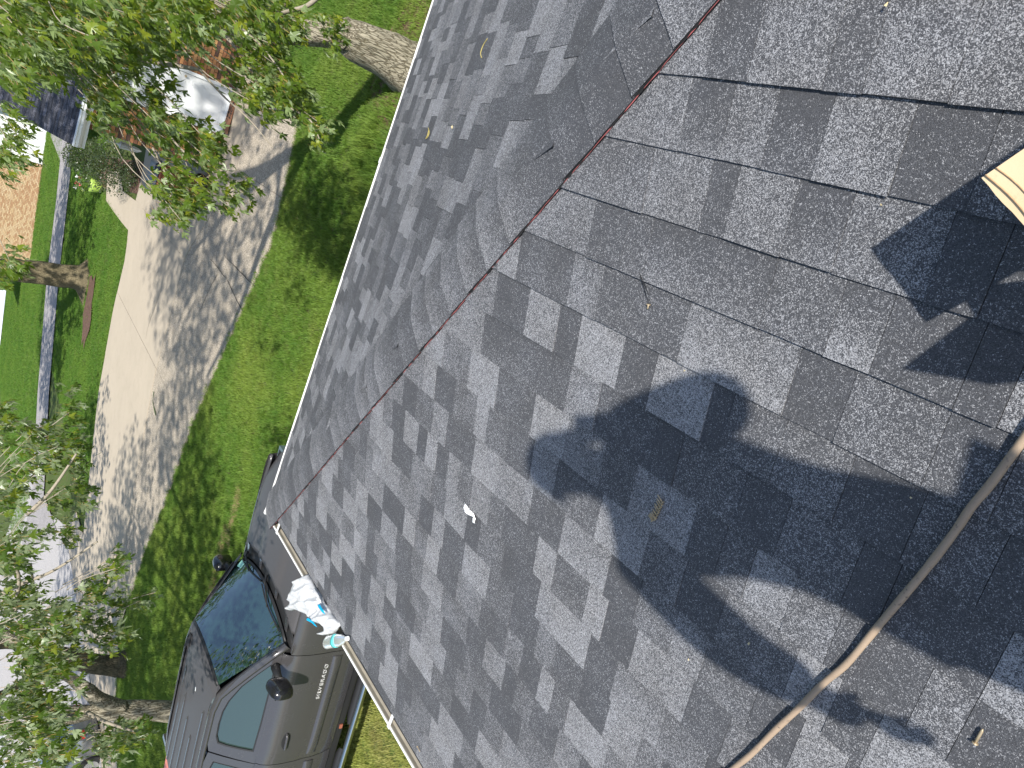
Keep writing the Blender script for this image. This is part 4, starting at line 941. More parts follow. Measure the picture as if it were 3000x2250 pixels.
for mir in (False, True):
    for (oo, ii) in ((outer, inner), (outer2, inner2)):
        n = len(oo); vs = [VV(u, h, mir) for u, h in oo] + [VV(u, h, mir, .004) for u, h in ii]
        tpart('door_frame', vs, [(i, (i+1) % n, n+(i+1) % n, n+i) for i in range(n)], M_PAINT, False, sol=.006)
        ic = [(sum(p[0] for p in ii)/n, sum(p[1] for p in ii)/n)]
        ii2 = [(ic[0][0]+(u-ic[0][0])*.965, ic[0][1]+(h-ic[0][1])*.94) for u, h in ii]
        vs = [VV(u, h, mir, -.001) for u, h in ii] + [VV(u, h, mir, .003) for u, h in ii2]
        tpart('window_seal', vs, [(i, (i+1) % n, n+(i+1) % n, n+i) for i in range(n)], M_TRIM, False, sol=.006)
        vs = [VV(u, h, mir, .018) for u, h in ii]; tpart('window', vs, [tuple(range(n))], M_SGLASS, sol=.004)
# A pillars / roof rails
for mir in (False, True):
    pr = [(.10, 1.38), (-.10, 1.52), (-.34, 1.68), (-.58, 1.83), (-.70, 1.90), (-.9, 1.935), (-1.5, 1.94), (-2.3, 1.935), (-2.7, 1.90)]
    vs = []; 
    for (u, h) in pr:
        v = side_v(h)
        for dv, dh in ((-.008, -.015), (.0, .012), (.035, .030), (.08, .030)):
            q = v+dv; vs.append(T(u+dh*.5, 2.03-q if mir else q, h+dh))
    fs = [(4*i+j, 4*i+j+1, 4*i+j+5, 4*i+j+4) for i in range(len(pr)-1) for j in range(3)]
    tpart('roof_rail', vs, fs, M_PAINT, True, sol=.004)
# roof with ribs
vs = []; us = [-.60, -.66, -.8, -1.0, -1.4, -1.8, -2.2, -2.5, -2.68, -2.74]; nv = 16
for u in us:
    for j in range(nv+1):
        f = j/nv; v = .405+f*1.22; crown = .030*(1-(2*f-1)**2); hh = 1.94+crown + (-.03 if u > -.62 else 0) + (-.05 if u < -2.7 else (-.012 if u < -2.6 else 0)); bow = .07*(1-(2*f-1)**2) if u > -.9 else 0
        vs.append(T(u+bow, v, hh))
fs = [(i*(nv+1)+j, i*(nv+1)+j+1, (i+1)*(nv+1)+j+1, (i+1)*(nv+1)+j) for i in range(len(us)-1) for j in range(nv)]
tpart('roof', vs, fs, M_PTOP, True)
for v, u0, u1 in ((.60, -1.10, -2.62), (.80, -1.65, -2.62), (1.0, -1.55, -2.62), (1.22, -1.40, -2.62), (1.42, -1.15, -2.62)):
    f = (v-.405)/1.22; hh = 1.94+.03*(1-(2*f-1)**2); mb = MB()
    mb.add([T(u0+.03, v, hh+.001), T(u0, v-.02, hh+.001), T(u1, v-.02, hh+.001), T(u1, v+.02, hh+.001), T(u0, v+.02, hh+.001), T(u0-.02, v-.008, hh+.011), T(u1, v-.008, hh+.011), T(u1, v+.008, hh+.011), T(u0-.02, v+.008, hh+.011)], [(1, 2, 6, 5), (5, 6, 7, 8), (4, 8, 7, 3), (0, 1, 5), (0, 5, 8), (0, 8, 4), (1, 0, 4, 3, 2)])
    keep(mb.obj('roof_rib', M_PAINT, None), truck)
mb = MB(); mb.box((-.10, -.028, 0), (.08, .028, .012)); mb.add([(-.08, -.015, .012), (.08, -.004, .012), (.08, .004, .012), (-.08, .015, .012), (-.10, 0, .065), (-.06, 0, .06)], [(0, 1, 5, 4), (3, 4, 5, 2), (0, 4, 3), (1, 2, 5)])
fm = Matrix((TF_, -TL_, TU)).transposed().to_4x4(); fm.translation = T(-.80, 1.50, 1.955); mb.v = [fm @ q for q in mb.v]; keep(mb.obj('antenna_fin', M_TRIM, None), truck)
# windshield
def WS(f, g):                               # f across 0..1, g up 0..1
    c = 1-(2*f-1)**2; u0, u1 = .06+.24*c, -.60+.09*c; va, vb = .13+(.42-.13)*g, 1.90-(1.90-1.61)*g
    return u0+(u1-u0)*g+.02*math.sin(g*3.14), va+(vb-va)*f, 1.375+(1.925-1.375)*g+.02*c*(1-g)+.02*c*g
nf, ng = 16, 8; vs = []
for j in range(ng+1):
    for i in range(nf+1): vs.append(T(*WS(.02+.96*i/nf, j/ng)))
tpart('windshield', vs, [(j*(nf+1)+i, j*(nf+1)+i+1, (j+1)*(nf+1)+i+1, (j+1)*(nf+1)+i) for j in range(ng) for i in range(nf)], M_GLASS, True)
vs = []
for j, g in ((0, -.01), (1, .03)):
    for i in range(nf+1): p = WS(.02+.96*i/nf, g); vs.append(T(p[0], p[1], p[2]+.002))
for j, g in ((0, .985), (1, 1.02)):
    for i in range(nf+1): p = WS(.02+.96*i/nf, g); vs.append(T(p[0], p[1], p[2]+.003))
w_ = nf+1; tpart('windshield_seal', vs, [(i, i+1, w_+i+1, w_+i) for i in range(nf)]+[(2*w_+i, 2*w_+i+1, 3*w_+i+1, 3*w_+i) for i in range(nf)], M_TRIM, True, sol=.004)
M_STK = simple('pale_teal_sticker', (.30, .62, .56), .4); vs = [T(*(Vector(WS(f, g))+Vector((0.004, 0, .004)))) for f, g in ((.88, .04), (.965, .04), (.965, .15), (.88, .15))]
tpart('sticker', vs, [(0, 1, 2, 3)], M_STK, sol=.001)
# cowl
def hoodh(u): return 1.385-.055*max(0, (u-.2)/1.35)**1.3-.05*max(0, (u-1.2)/.35)**2
vs = []; nc = 16
for (du, dh) in ((.015, -.012), (.06, -.035), (.13, -.03), (.20, -.004)):
    for i in range(nc+1):
        f = i/nc; c = 1-(2*f-1)**2; vs.append(T(.06+.24*c+du, .10+1.83*f, 1.375+.015*c+dh))
tpart('cowl', vs, [(j*(nc+1)+i, j*(nc+1)+i+1, (j+1)*(nc+1)+i+1, (j+1)*(nc+1)+i) for j in range(3) for i in range(nc)], M_TRIM, True, sol=.004)
for f in (.10, .33, .66, .90):
    c = 1-(2*f-1)**2; uu = .06+.24*c+.10; vv_ = .10+1.83*f
    vs = [T(uu-.07, vv_-.025, 1.375+.015*c-.012), T(uu-.07, vv_+.025, 1.375+.015*c-.012), T(uu+.12, vv_+.035, 1.394), T(uu+.12, vv_-.035, 1.394)]; tpart('hood_vent_tab', vs, [(0, 1, 2, 3)], M_PAINT, False, sol=.012)
# hood: rows along u, columns across with two power-dome creases
us = [0, .05, .15, .3, .5, .7, .9, 1.1, 1.3, 1.45, 1.52]; cols = [.10, .14, .25, .42, .58, .66, .70, .85, 1.02, 1.18, 1.33, 1.37, 1.45, 1.6, 1.78, 1.89, 1.93]; vs = []
for k_, ur in enumerate(us):
    for v in cols:
        f = (v-.10)/1.83; c = 1-(2*f-1)**2; u = .06+.24*c+.19 + ur*(1-.16*(1-c)) - (.19+.0)*0
        h = hoodh(ur+.2)+.012*c + (.022 if .66 < v < 1.37 else (.008 if v in (.66, 1.37) else 0)) - (.045 if v in (.10, 1.93) else (.012 if v in (.14, 1.89) else 0))
        vs.append(T(u-(.03 if k_ == 0 else 0)*0, v, h))
nc_ = len(cols)
tpart('hood', vs, [(j*nc_+i, j*nc_+i+1, (j+1)*nc_+i+1, (j+1)*nc_+i) for j in range(len(us)-1) for i in range(nc_-1)], M_PTOP, True, sol=.006)
for mir in (False, True):                   # fender tops
    vs = []
    for i in range(15):
        u = .03+i*.108
        for v, h in ((side_v(1.34)-.0, 1.335), (.085, 1.352), (.105, 1.350), (.13, 1.33)): vs.append(T(u, (2.03-v) if mir else v, h-.05*max(0, (u-.5)/1.1)**1.5))
    tpart('fender_top', vs, [(4*i+j, 4*i+j+1, 4*i+j+5, 4*i+j+4) for i in range(14) for j in range(3)], M_PAINT, True, sol=.004)
# nose
mb = MB()
def tbox(mb, u0, u1, v0, v1, h0, h1):
    p = [T(u, v, h) for h in (h0, h1) for u, v in ((u0, v0), (u1, v0), (u1, v1), (u0, v1))]; mb.add(p, [(0, 1, 2, 3), (7, 6, 5, 4), (1, 0, 4, 5), (2, 1, 5, 6), (3, 2, 6, 7), (0, 3, 7, 4)])
tbox(mb, 1.5, 1.62, .12, 1.91, .75, 1.22); keep(mb.obj('grille', M_TRIM, None), truck)
mb = MB(); tbox(mb, 1.56, 1.78, .06, 1.97, .48, .74); o = keep(mb.obj('bumper', M_CHROME, None), truck)
for v0 in (.10, 1.58): mb = MB(); tbox(mb, 1.52, 1.66, v0, v0+.35, .95, 1.22); keep(mb.obj('headlight', M_WGL, None), truck)
# underbody, bed, tailgate
mb = MB(); tbox(mb, -4.3, 1.5, .16, 1.87, .46, .74); tbox(mb, -2.72, .1, .16, 1.87, .74, 1.36); keep(mb.obj('chassis', M_BLK, None), truck)
mb = MB(); tbox(mb, -4.3, -2.80, .12, 1.91, .72, .78); tbox(mb, -4.36, -4.30, .08, 1.95, .62, 1.36); tbox(mb, -2.86, -2.80, .1, 1.93, .6, 1.34); tbox(mb, -4.36, -2.8, .06, .14, 1.30, 1.36); tbox(mb, -4.36, -2.8, 1.89, 1.97, 1.30, 1.36); keep(mb.obj('bed', M_PAINT, None), truck)
mb = MB(); tbox(mb, -2.77, -2.745, .34, 1.69, 1.45, 1.86); keep(mb.obj('rear_window', M_GLASS, None), truck)
mb = MB(); tbox(mb, -2.76, -2.70, .10, 1.93, .6, 1.45); tbox(mb, -2.76, -2.70, .12, .36, 1.45, 1.9); tbox(mb, -2.76, -2.70, 1.67, 1.91, 1.45, 1.9); keep(mb.obj('cab_back', M_PAINT, None), truck)
tbr = thing('tool_box', 'salmon red box standing in the truck bed behind the cab', 'tool box', T(-3.1, 1.1, .8)); mb = MB(); tbox(mb, -3.35, -2.85, .7, 1.7, .79, 1.84); tbox(mb, -3.36, -2.84, .69, 1.71, 1.84, 1.87); keep(mb.obj('box', simple('faded_red_paint', (.55, .18, .14), .5), None), tbr)
# wheels
for uc in (front_uc, rear_uc):
    for v0, v1 in ((.03, .28), (2.0, 1.75)):
        mb = MB(); mb.tube([T(uc, v0+.02*(1 if v1 > v0 else -1), .39), T(uc, v0+.05*(1 if v1 > v0 else -1), .39), T(uc, v1, .39)], [.35, .385, .385], 28); wh = keep(mb.obj('wheel', M_BLK, None), truck)
        mb = MB(); sgn = 1 if v1 > v0 else -1; mb.tube([T(uc, v0+.012*sgn, .39), T(uc, v0+.03*sgn, .39)], [.23, .24], 20); mb.obj('rim', M_CHROME, wh)
# rocker, running board
mb = MB(); tbox(mb, -2.7, .02, .07, .2, .40, .505); keep(mb.obj('rocker', M_TRIM, None), truck)
mb = MB(); mb.tube(bez([T(.06, .12, .36), T(-.02, -.02, .37), T(-.18, -.085, .375), T(-1.3, -.09, .375), T(-2.5, -.085, .375), T(-2.65, -.02, .37), T(-2.72, .12, .36)], 5), .040, 14); rbo = keep(mb.obj('running_board', M_CHROME, None, True), truck)
for u0, u1 in ((-.28, -1.12), (-1.50, -2.4)):
    vs = []; k_ = 14
    for i in range(k_+1):
        u = u0+(u1-u0)*i/k_; e = math.sin(math.pi*min(1, min(i, k_-i)/2.5)/2)
        for v, h in ((-.066-.0*e, .400), (-.055, .424+.006*e), (.05*e-.03, .424+.006*e), (.06*e-.03, .40)): vs.append(T(u, v, h))
    mesh('step_pad', vs, [(4*i+j, 4*i+j+1, 4*i+j+5, 4*i+j+4) for i in range(k_) for j in range(3)], M_TRIM, None, None, True).parent = rbo
mb = MB(); tbox(mb, -1.28, -1.22, .05, .065, .42, .455); keep(mb.obj('orange_reflector', simple('amber_reflector', (.30, .10, .06), .5), None), truck)
# door mouldings, handle, badge
for u0, u1 in ((-.06, -1.50), (-1.62, -2.3)):
    vs = []; k_ = 12
    for i in range(k_+1):
        u = u0+(u1-u0)*i/k_; e = 1 if 0 < i < k_ else .1
        for dv, h in ((.0, .735), (-.020*e, .75), (-.024*e, .80), (-.018*e, .835), (-.0, .85)): vs.append(T(u, side_v(h)+dv, h))
    tpart('side_moulding', vs, [(5*i+j, 5*i+j+1, 5*i+j+6, 5*i+j+5) for i in range(k_) for j in range(4)], M_PAINT, True)
for uc in (-1.22, -2.02):
    mb = MB(); mb.tube([T(uc+.12, side_v(1.17)-.0, 1.165), T(uc+.09, side_v(1.17)-.028, 1.165), T(uc-.09, side_v(1.17)-.030, 1.155), T(uc-.125, side_v(1.16)-.0, 1.15)], [.016, .018, .018, .016], 8); hd = keep(mb.obj('door_handle', M_PAINT, None, True), truck)
    vs = [T(uc-.01, side_v(1.16)-.0015, 1.155)]+[T(uc+.01+.12*math.cos(k*.393), side_v(1.155+.05*math.sin(k*.393))-.0015, 1.155+.05*math.sin(k*.393)) for k in range(16)]; mesh('handle_recess', vs, [(0, 1+k, 1+(k+1) % 16) for k in range(16)], M_TRIM, None).parent = hd
mb4 = basis(T(-.40, side_v(.895)-.006, .905), TF_, TU); 
text_obj('badge_lettering', 'SILVERADO', .070, .003, M_BADGE, mb4 @ Matrix.Diagonal((1.1, .85, 1, 1)), truck, .0, 1.34)
# mirrors
def mirror_(mir):
    f = lambda u, v, h: T(u, 2.03-v if mir else v, h)
    mb = MB(); mb.tube([f(-.16, .12, 1.47), f(-.17, .0, 1.48), f(-.19, -.08, 1.49)], [.05, .042, .05], 10); mbo = keep(mb.obj('mirror_arm', M_TRIM, None, True), truck)
    bm = bmesh.new(); bmesh.ops.create_uvsphere(bm, u_segments=20, v_segments=12, radius=1)
    for v in bm.verts:
        x, y, z = v.co; g = lambda q, e: math.copysign(abs(q)**e, q)
        x, y, z = g(x, .75), g(y, .7), g(z, .7)
        uu = -.225+x*.095 if x > 0 else -.225+x*.03
        p = f(uu, -.16+y*.15, 1.50+z*.125+.015*y); v.co = p
    me = bpy.data.meshes.new('mirror_housing'); bm.to_mesh(me); bm.free(); me.materials.append(M_TRIM2); me.polygons.foreach_set('use_smooth', [True]*len(me.polygons)); o = bpy.data.objects.new('mirror_housing', me); COL.objects.link(o); keep(o, truck)
    vs = [f(-.258, -.155+a*.11, 1.50+b_*.09+.015*a) for a, b_ in ((-1, -1), (1, -1), (1, 1), (-1, 1))]; mm = mesh('mirror_glass', vs, [(0, 1, 2, 3)], M_CHROME, None); mm.parent = o
M_TRIM2 = simple('glossy_black_plastic', (.012, .012, .014), .18, coat=.5)
mirror_(False); mirror_(True)
# wipers
for f0, f1 in ((.10, .50), (.52, .92)):
    pv = Vector(WS(f0 if f0 > .3 else .30, 0)); a = [Vector(WS(f0+(f1-f0)*k/8, .035+.05*math.sin(k/8*3))) + Vector((.02, 0, .022)) for k in range(9)]
    mb = MB(); mb.tube([T(*q) for q in a], .008, 6); wo = keep(mb.obj('wiper', M_TRIM, None), truck)
    q0 = Vector(WS(f1, 0))+Vector((.10, 0, .01)); mb = MB(); mb.tube([T(*q0), T(*(Vector(WS(f1-.05, .0))+Vector((.07, 0, .05)))), T(*(a[4]+Vector((.0, 0, .012))))], [.022, .012, .008], 6); mb.obj('wiper_arm', M_TRIM, wo)
mb = MB(); q = T(-1.08, .95, 1.9705); rr = random.Random(9); pts = [q+TF_*(.05*math.cos(k*.7)*rr.uniform(.3, 1))+TL_*(.04*math.sin(k*.7)*rr.uniform(.3, 1)) for k in range(9)]; mb.add([q+TU*.002]+pts, [(0, 1+k, 1+(k+1) % 9) for k in range(9)]); keep(mb.obj('bird_dropping', M_WHITEP, None), truck)

# ------------------------------------------------------------------ parked car at the street
def sedan(name, label, loc, rz, paint, seed=0):
    t = thing(name, label, 'car', loc, None, rz); prof = [(-2.35, .45, .62), (-2.3, .85, .80), (-1.75, .98, .88), (-1.1, 1.02, .90), (.9, .98, .90), (1.9, .85, .86), (2.3, .68, .78), (2.35, .45, .6)]
    vs = []; 
    for x, h, w_ in prof:
        for y, z in ((-w_, .25), (-w_-.02, .55), (-w_+.02, h-.06), (-w_*.75, h), (w_*.75, h), (w_-.02, h-.06), (w_+.02, .55), (w_, .25)): vs.append((x, y, min(z, h)))
    n = 8; fs = [(i*n+j, i*n+j+1, (i+1)*n+j+1, (i+1)*n+j) for i in range(len(prof)-1) for j in range(n-1)] + [tuple(range(8)), tuple(range(56, 64))[::-1]]
    o = mesh('body', vs, fs, paint, t, None, True); md = o.modifiers.new('s', 'BEVEL'); md.width = .04; md.segments = 3
    g = [(-1.75, .99, .70), (-1.0, 1.36, .60), (.1, 1.40, .60), (.95, 1.0, .74)]; vs = []
    for x, h, w_ in g: vs += [(x, -w_-.1*(h < 1.1), .95), (x, -w_, h), (x, w_, h), (x, w_+.1*(h < 1.1), .95)]
    mesh('greenhouse', vs, [(i*4+j, i*4+j+1, i*4+j+5, i*4+j+4) for i in range(3) for j in range(3)], M_GLASS, t, None, False)
    mesh('roof', [(-1.02, -.6, 1.385), (-1.02, .6, 1.385), (.12, .6, 1.425), (.12, -.6, 1.425)], [(0, 3, 2, 1)], paint, t).modifiers.new('s', 'SOLIDIFY').thickness = .03
    for x in (-1.45, 1.45):
        for y in (-.92, .74): mb = MB(); mb.tube([(x, y, .33), (x, y+.2, .33)], .34, 22); wo = mb.obj('wheel', M_BLK, t); mb = MB(); mb.tube([(x, y-.006 if y < 0 else y+.206, .33), (x, y+.01 if y < 0 else y+.19, .33)], .2, 16); mb.obj('rim', M_CHROME, wo)
    for y in (-.72, .42): mb = MB(); mb.box((-2.37, y, .62), (-2.28, y+.3, .78)); mb.obj('tail_light', simple('red_lens', (.5, .02, .015), .2), t)
    return t
M_GREYP = simple('silver_grey_paint', (.16, .17, .18), .25, .5, coat=1.0)
sedan('parked_car', 'grey car parked in the street at the bottom left behind the leaves', (18.4, 20.6, gz(20.6)), math.radians(95), M_GREYP)

# ================================================================== CARDBOARD BOX (top right)
s_dir = SUN
def sun_back(P_, Q):                        # point on ray Q (from camera) nearest to the sun line through roof point P_
    w0 = P_-CAMP; a_ = Q.dot(Q); b_ = Q.dot(s_dir); c_ = 1; d_ = Q.dot(w0); e_ = s_dir.dot(w0)
    return CAMP + Q*((d_-b_*e_)/(a_*c_-b_*b_))
Pc = onB(*dd(1875, 541)); C0 = sun_back(Pc, dray(2119, 385))
hC = (C0-CAMP).dot(NB) - (onB(1500, 1000)-CAMP).dot(NB)        # height of the lid above the roof plane
def lidP(x, y): r = dray(x, y); pl = (onB(1500, 1000)-CAMP).dot(NB)+hC; return CAMP + r*(pl/r.dot(NB))
e1 = (lidP(2212, 321)-C0).normalized()
def shp(x, y, h):                           # point at height h over the roof whose sun shadow falls at photo point (x, y)
    P_ = onB(*dd(x, y)); return P_ - SUN*(h/(-SUN.dot(NB)))
C1 = shp(1985, 682, hC); e2v = C1-C0
box = thing('cardboard_box', 'pale cardboard box cut off by the right edge of the view', 'box', C0+e1*.3)
m, t, b, o_ = newmat('corrugated_cardboard'); co = coords(t); n = noisen(t, co, 12, 5); n2 = noisen(t, co, 40, 4, .7)
wv = t.nodes.new('ShaderNodeTexWave'); wv.inputs['Scale'].default_value = 70; wv.inputs['Distortion'].default_value = .4; t.links.new(co, wv.inputs['Vector'])
c = mixc(t, n.outputs[0], (.66, .49, .29), (.78, .61, .39)); c = mixc(t, ramp(t, n2.outputs[0], [(.6, 0), (.7, .35)]).outputs[0], c, (.5, .34, .2)); t.links.new(c, b.inputs['Base Color']); b.inputs['Roughness'].default_value = .85; bump(t, b, mathn(t, 'ADD', mathn(t, 'MULTIPLY', wv.outputs[0], .0), n2.outputs[0]), .15, .002); M_CARD = m
M_CARDE = simple('cardboard_cut_edge', (.42, .27, .15), .9, scale=200, var=.4)
def plate(name, pts, th, mat, mat2=None, nrm=None):
    pts = [Vector(p) for p in pts]; nn = nrm or (pts[1]-pts[0]).cross(pts[2]-pts[0]).normalized(); k = len(pts)
    o = mesh(name, pts+[p-nn*th for p in pts], [tuple(range(k)), tuple(range(2*k-1, k-1, -1))]+[(i, k+i, k+(i+1) % k, (i+1) % k) for i in range(k)], [mat, mat2 or mat])
    for i, p in enumerate(o.data.polygons): p.material_index = 0 if i < 2 else 1
    return keep(o, box)
rbx = random.Random(2); E2 = e2v*1.1; ed = []
for k in range(12): f = k/11; ed.append(C0+E2*f+e1*(.0006*rbx.uniform(-1, 1)))
for k in range(1, 8): ed.append(C0+E2+e1*(.62*k/7))
for k in range(12): f = k/11; ed.append(C0+E2*(1-f)+e1*.62)
for k in range(6, 0, -1): ed.append(C0+e1*(.62*k/7)+E2.normalized()*(.001*rbx.uniform(-1, 1)))
plate('lid_flap', ed, .004, M_CARD, M_CARDE, NB)
# crushed fold running along the near edge
fo = [C0+E2*f+e1*(.006+.004*math.sin(f*5))+NB*.0015 for f in [i/14 for i in range(15)]]; mb = MB(); mb.tube(bez(fo, 2), .0009, 6); keep(mb.obj('fold_crease', M_CARDE, None, True), box)
fo = [C0+E2*f+e1*(.014+.009*math.sin(f*4+.5))+NB*.0008 for f in [i/14 for i in range(15)]]; mb = MB(); mb.tube(bez(fo, 2), .0008, 6); keep(mb.obj('fold_crease', M_CARDE, None, True), box)
ins = lambda a_, b_, h: C0+e1*a_+E2*b_-NB*(hC-h)
for (q0, q1) in (((.14, .05), (.60, .05)), ((.60, .05), (.60, 1.0)), ((.60, 1.0), (.14, 1.0)), ((.14, 1.0), (.14, .05))):
    plate('box_side', [ins(*q0, .012), ins(*q1, .012), ins(*q1, hC-.005), ins(*q0, hC-.005)], .004, M_CARD, M_CARDE)
plate('box_base', [ins(.14, .05, .016), ins(.60, .05, .016), ins(.60, 1, .016), ins(.14, 1, .016)], .003, M_CARD, M_CARDE, NB)
plate('raised_flap', [shp(2063, 628, hC), shp(2095, 690, hC+.06), shp(1945, 800, .36), shp(2130, 833, .36), shp(2300, 820, .34), shp(2330, 600, hC)], .004, M_CARD, M_CARDE)

# ================================================================== PHOTOGRAPHER (stands behind the camera; casts the shadow on the shingles)
def skin(name, pts, edges, rad, mat, par, sub=2):
    me = bpy.data.meshes.new(name); me.from_pydata([tuple(p) for p in pts], edges, []); o = bpy.data.objects.new(name, me); COL.objects.link(o); me.materials.append(mat)
    sk = o.modifiers.new('skin', 'SKIN'); sv = me.skin_vertices[0].data
    for v, r in zip(sv, rad): v.radius = (r, r) if not isinstance(r, tuple) else r
    sv[0].use_root = True; sb = o.modifiers.new('sub', 'SUBSURF'); sb.levels = sub; sb.render_levels = sub
    dg = bpy.context.evaluated_depsgraph_get(); m2 = bpy.data.meshes.new_from_object(o.evaluated_get(dg)); m2.polygons.foreach_set('use_smooth', [True]*len(m2.polygons)); m2.name = name
    o.modifiers.clear(); o.data = m2
    if not m2.materials: m2.materials.append(mat)
    return keep(o, par)
M_SKIN = simple('skin', (.45, .27, .19), .55, var=.06); M_SHIRT = simple('navy_cotton', (.05, .07, .12), .9, scale=60); M_JEAN = simple('denim', (.08, .11, .18), .9, scale=80); M_BOOT = simple('tan_boot_leather', (.22, .13, .06), .7); M_HAIR = simple('brown_hair', (.05, .03, .02), .7, scale=120, var=.5)
c_ = lambda x, y, z: Vector((x, y, z+CH))
per = thing('person', 'person in navy jacket and jeans standing on the shingles holding a phone up', 'person', c_(-.42, -.02, -1.21))
roofz = lambda x, y: ZE+(YE-y)/3 - CH
J = dict(pel=(-.40, -.03, -.50), ab=(-.37, -.015, -.28), ch=(-.275, -.005, -.04), nk=(-.25, .01, .09), hd0=(-.225, .01, .145), hd1=(-.195, .02, .225), hd2=(-.205, .02, .30),
  rs=(-.215, -.135, .05), re=(-.165, -.185, -.20), rw=(-.09, -.045, -.09), rp=(-.07, -.015, -.045), ls=(-.37, .17, .01), le=(-.41, .285, -.27), lw=(-.395, .32, -.50), lp=(-.385, .325, -.58),
  rh=(-.40, -.09, -.56), rk=(-.37, -.13, -.86), ra=(-.44, -.16, roofz(-.44, -.16)+.09), rt=(-.30, -.13, roofz(-.3, -.13)+.035), lh=(-.42, .07, -.53), lk=(-.38, .11, -.88), la=(-.46, .13, roofz(-.46, .13)+.09), lt=(-.32, .17, roofz(-.32, .17)+.035))
J = {k: c_(*v) for k, v in J.items()}
order = ['pel', 'ab', 'ch', 'nk', 'hd0', 'hd1', 'hd2', 'rs', 're', 'rw', 'rp', 'ls', 'le', 'lw', 'lp', 'rh', 'rk', 'ra', 'rt', 'lh', 'lk', 'la', 'lt']
rd = dict(pel=.105, ab=.10, ch=.155, nk=.085, hd0=.062, hd1=.098, hd2=.078, rs=.08, re=.052, rw=.030, rp=.034, ls=.062, le=.045, lw=.030, lp=.034, rh=.066, rk=.062, ra=.042, rt=.038, lh=.066, lk=.062, la=.042, lt=.038)
ed_ = [('pel','ab'),('ab','ch'),('ch','nk'),('nk','hd0'),('hd0','hd1'),('hd1','hd2'),('ch','rs'),('rs','re'),('re','rw'),('rw','rp'),('ch','ls'),('ls','le'),('le','lw'),('lw','lp'),('pel','rh'),('rh','rk'),('rk','ra'),('ra','rt'),('pel','lh'),('lh','lk'),('lk','la'),('la','lt')]
skin('body', [J[k] for k in order], [(order.index(a_), order.index(b2)) for a_, b2 in ed_], [rd[k] for k in order], M_SKIN, per)
def sub_skin(name, keys, extra, mat, grow):
    pts = [J[k] for k in keys]; ee = [(keys.index(a_), keys.index(b2)) for a_, b2 in ed_ if a_ in keys and b2 in keys]; rr_ = [rd[k]+grow for k in keys]
    for (k, k2, f, r_) in extra: pts.append(J[k].lerp(J[k2], f)); ee.append((keys.index(k), len(pts)-1)); rr_.append(r_)
    return skin(name, pts, ee, rr_, mat, per)
sub_skin('jacket', ['pel', 'ab', 'ch', 'rs', 're', 'ls', 'le', 'rh', 'lh'], [('re', 'rw', .72, .062), ('le', 'lw', .8, .055)], M_SHIRT, .026)
sub_skin('trousers', ['pel', 'rh', 'rk', 'lh', 'lk'], [('rk', 'ra', .93, .068), ('lk', 'la', .93, .068)], M_JEAN, .012)
for a_, t_ in (('ra', 'rt'), ('la', 'lt')):
    d = (J[t_]-J[a_]); skin('boot', [J[a_]+Vector((0, 0, .04)), J[a_]+Vector((0, 0, -.03)), J[t_]+d*.15], [(0, 1), (1, 2)], [.058, .055, .045], M_BOOT, per, 2)
# head details: hair, face, ears
hc = J['hd1']; fwd = Vector((.86, .25, -.45)).normalized(); lat = Vector((-.28, .96, 0)).normalized(); hup = lat.cross(fwd)*-1
if hup.z < 0: hup = -hup
def ell(name, c, rx, ry, rz, mat, par, cut=None):
    bm = bmesh.new(); bmesh.ops.create_uvsphere(bm, u_segments=16, v_segments=10, radius=1)
    for v in bm.verts:
        p = v.co.copy(); p = Vector((p.x*rx, p.y*ry, p.z*rz)); v.co = c + fwd*p.x + lat*p.y + hup*p.z
    me = bpy.data.meshes.new(name); bm.to_mesh(me); bm.free(); me.materials.append(mat); me.polygons.foreach_set('use_smooth', [True]*len(me.polygons)); o = bpy.data.objects.new(name, me); COL.objects.link(o); return keep(o, par)
ell('hair', hc+hup*.035-fwd*.018, .108, .092, .090, M_HAIR, per); ell('nose', hc+fwd*.098-hup*.012, .020, .014, .022, M_SKIN, per); ell('mouth', hc+fwd*.090-hup*.050, .008, .024, .007, simple('lips', (.35, .12, .10), .5), per)
for s_ in (-1, 1): ell('eye', hc+fwd*.086+lat*s_*.033+hup*.014, .012, .015, .010, M_WHITE, per); ell('iris', hc+fwd*.0965+lat*s_*.033+hup*.014, .003, .006, .006, M_HAIR, per); ell('ear', hc+lat*s_*.094-fwd*.01, .018, .010, .030, M_SKIN, per)
def finger(base, dirs, L0, r0):
    p = [base]; 
    for d, l in zip(dirs, (L0, L0*.62, L0*.5)): p.append(p[-1]+Vector(d).normalized()*l)
    skin('finger', p, [(0, 1), (1, 2), (2, 3)], [r0, r0*.92, r0*.85, r0*.7], M_SKIN, per, 1)
hl = J['lp']; 
for i, (o2, l) in enumerate(((.030, .040), (.010, .044), (-.010, .041), (-.028, .033))): finger(hl+Vector((o2, -.003, -.02)), ((.05, -.05, -1), (.05, -.35, -1), (.0, -.8, -.8)), l, .0088)
finger(hl+Vector((.03, -.005, .012)), ((.7, -.1, -.8), (.4, -.2, -1), (.2, -.3, -1)), .034, .0098)
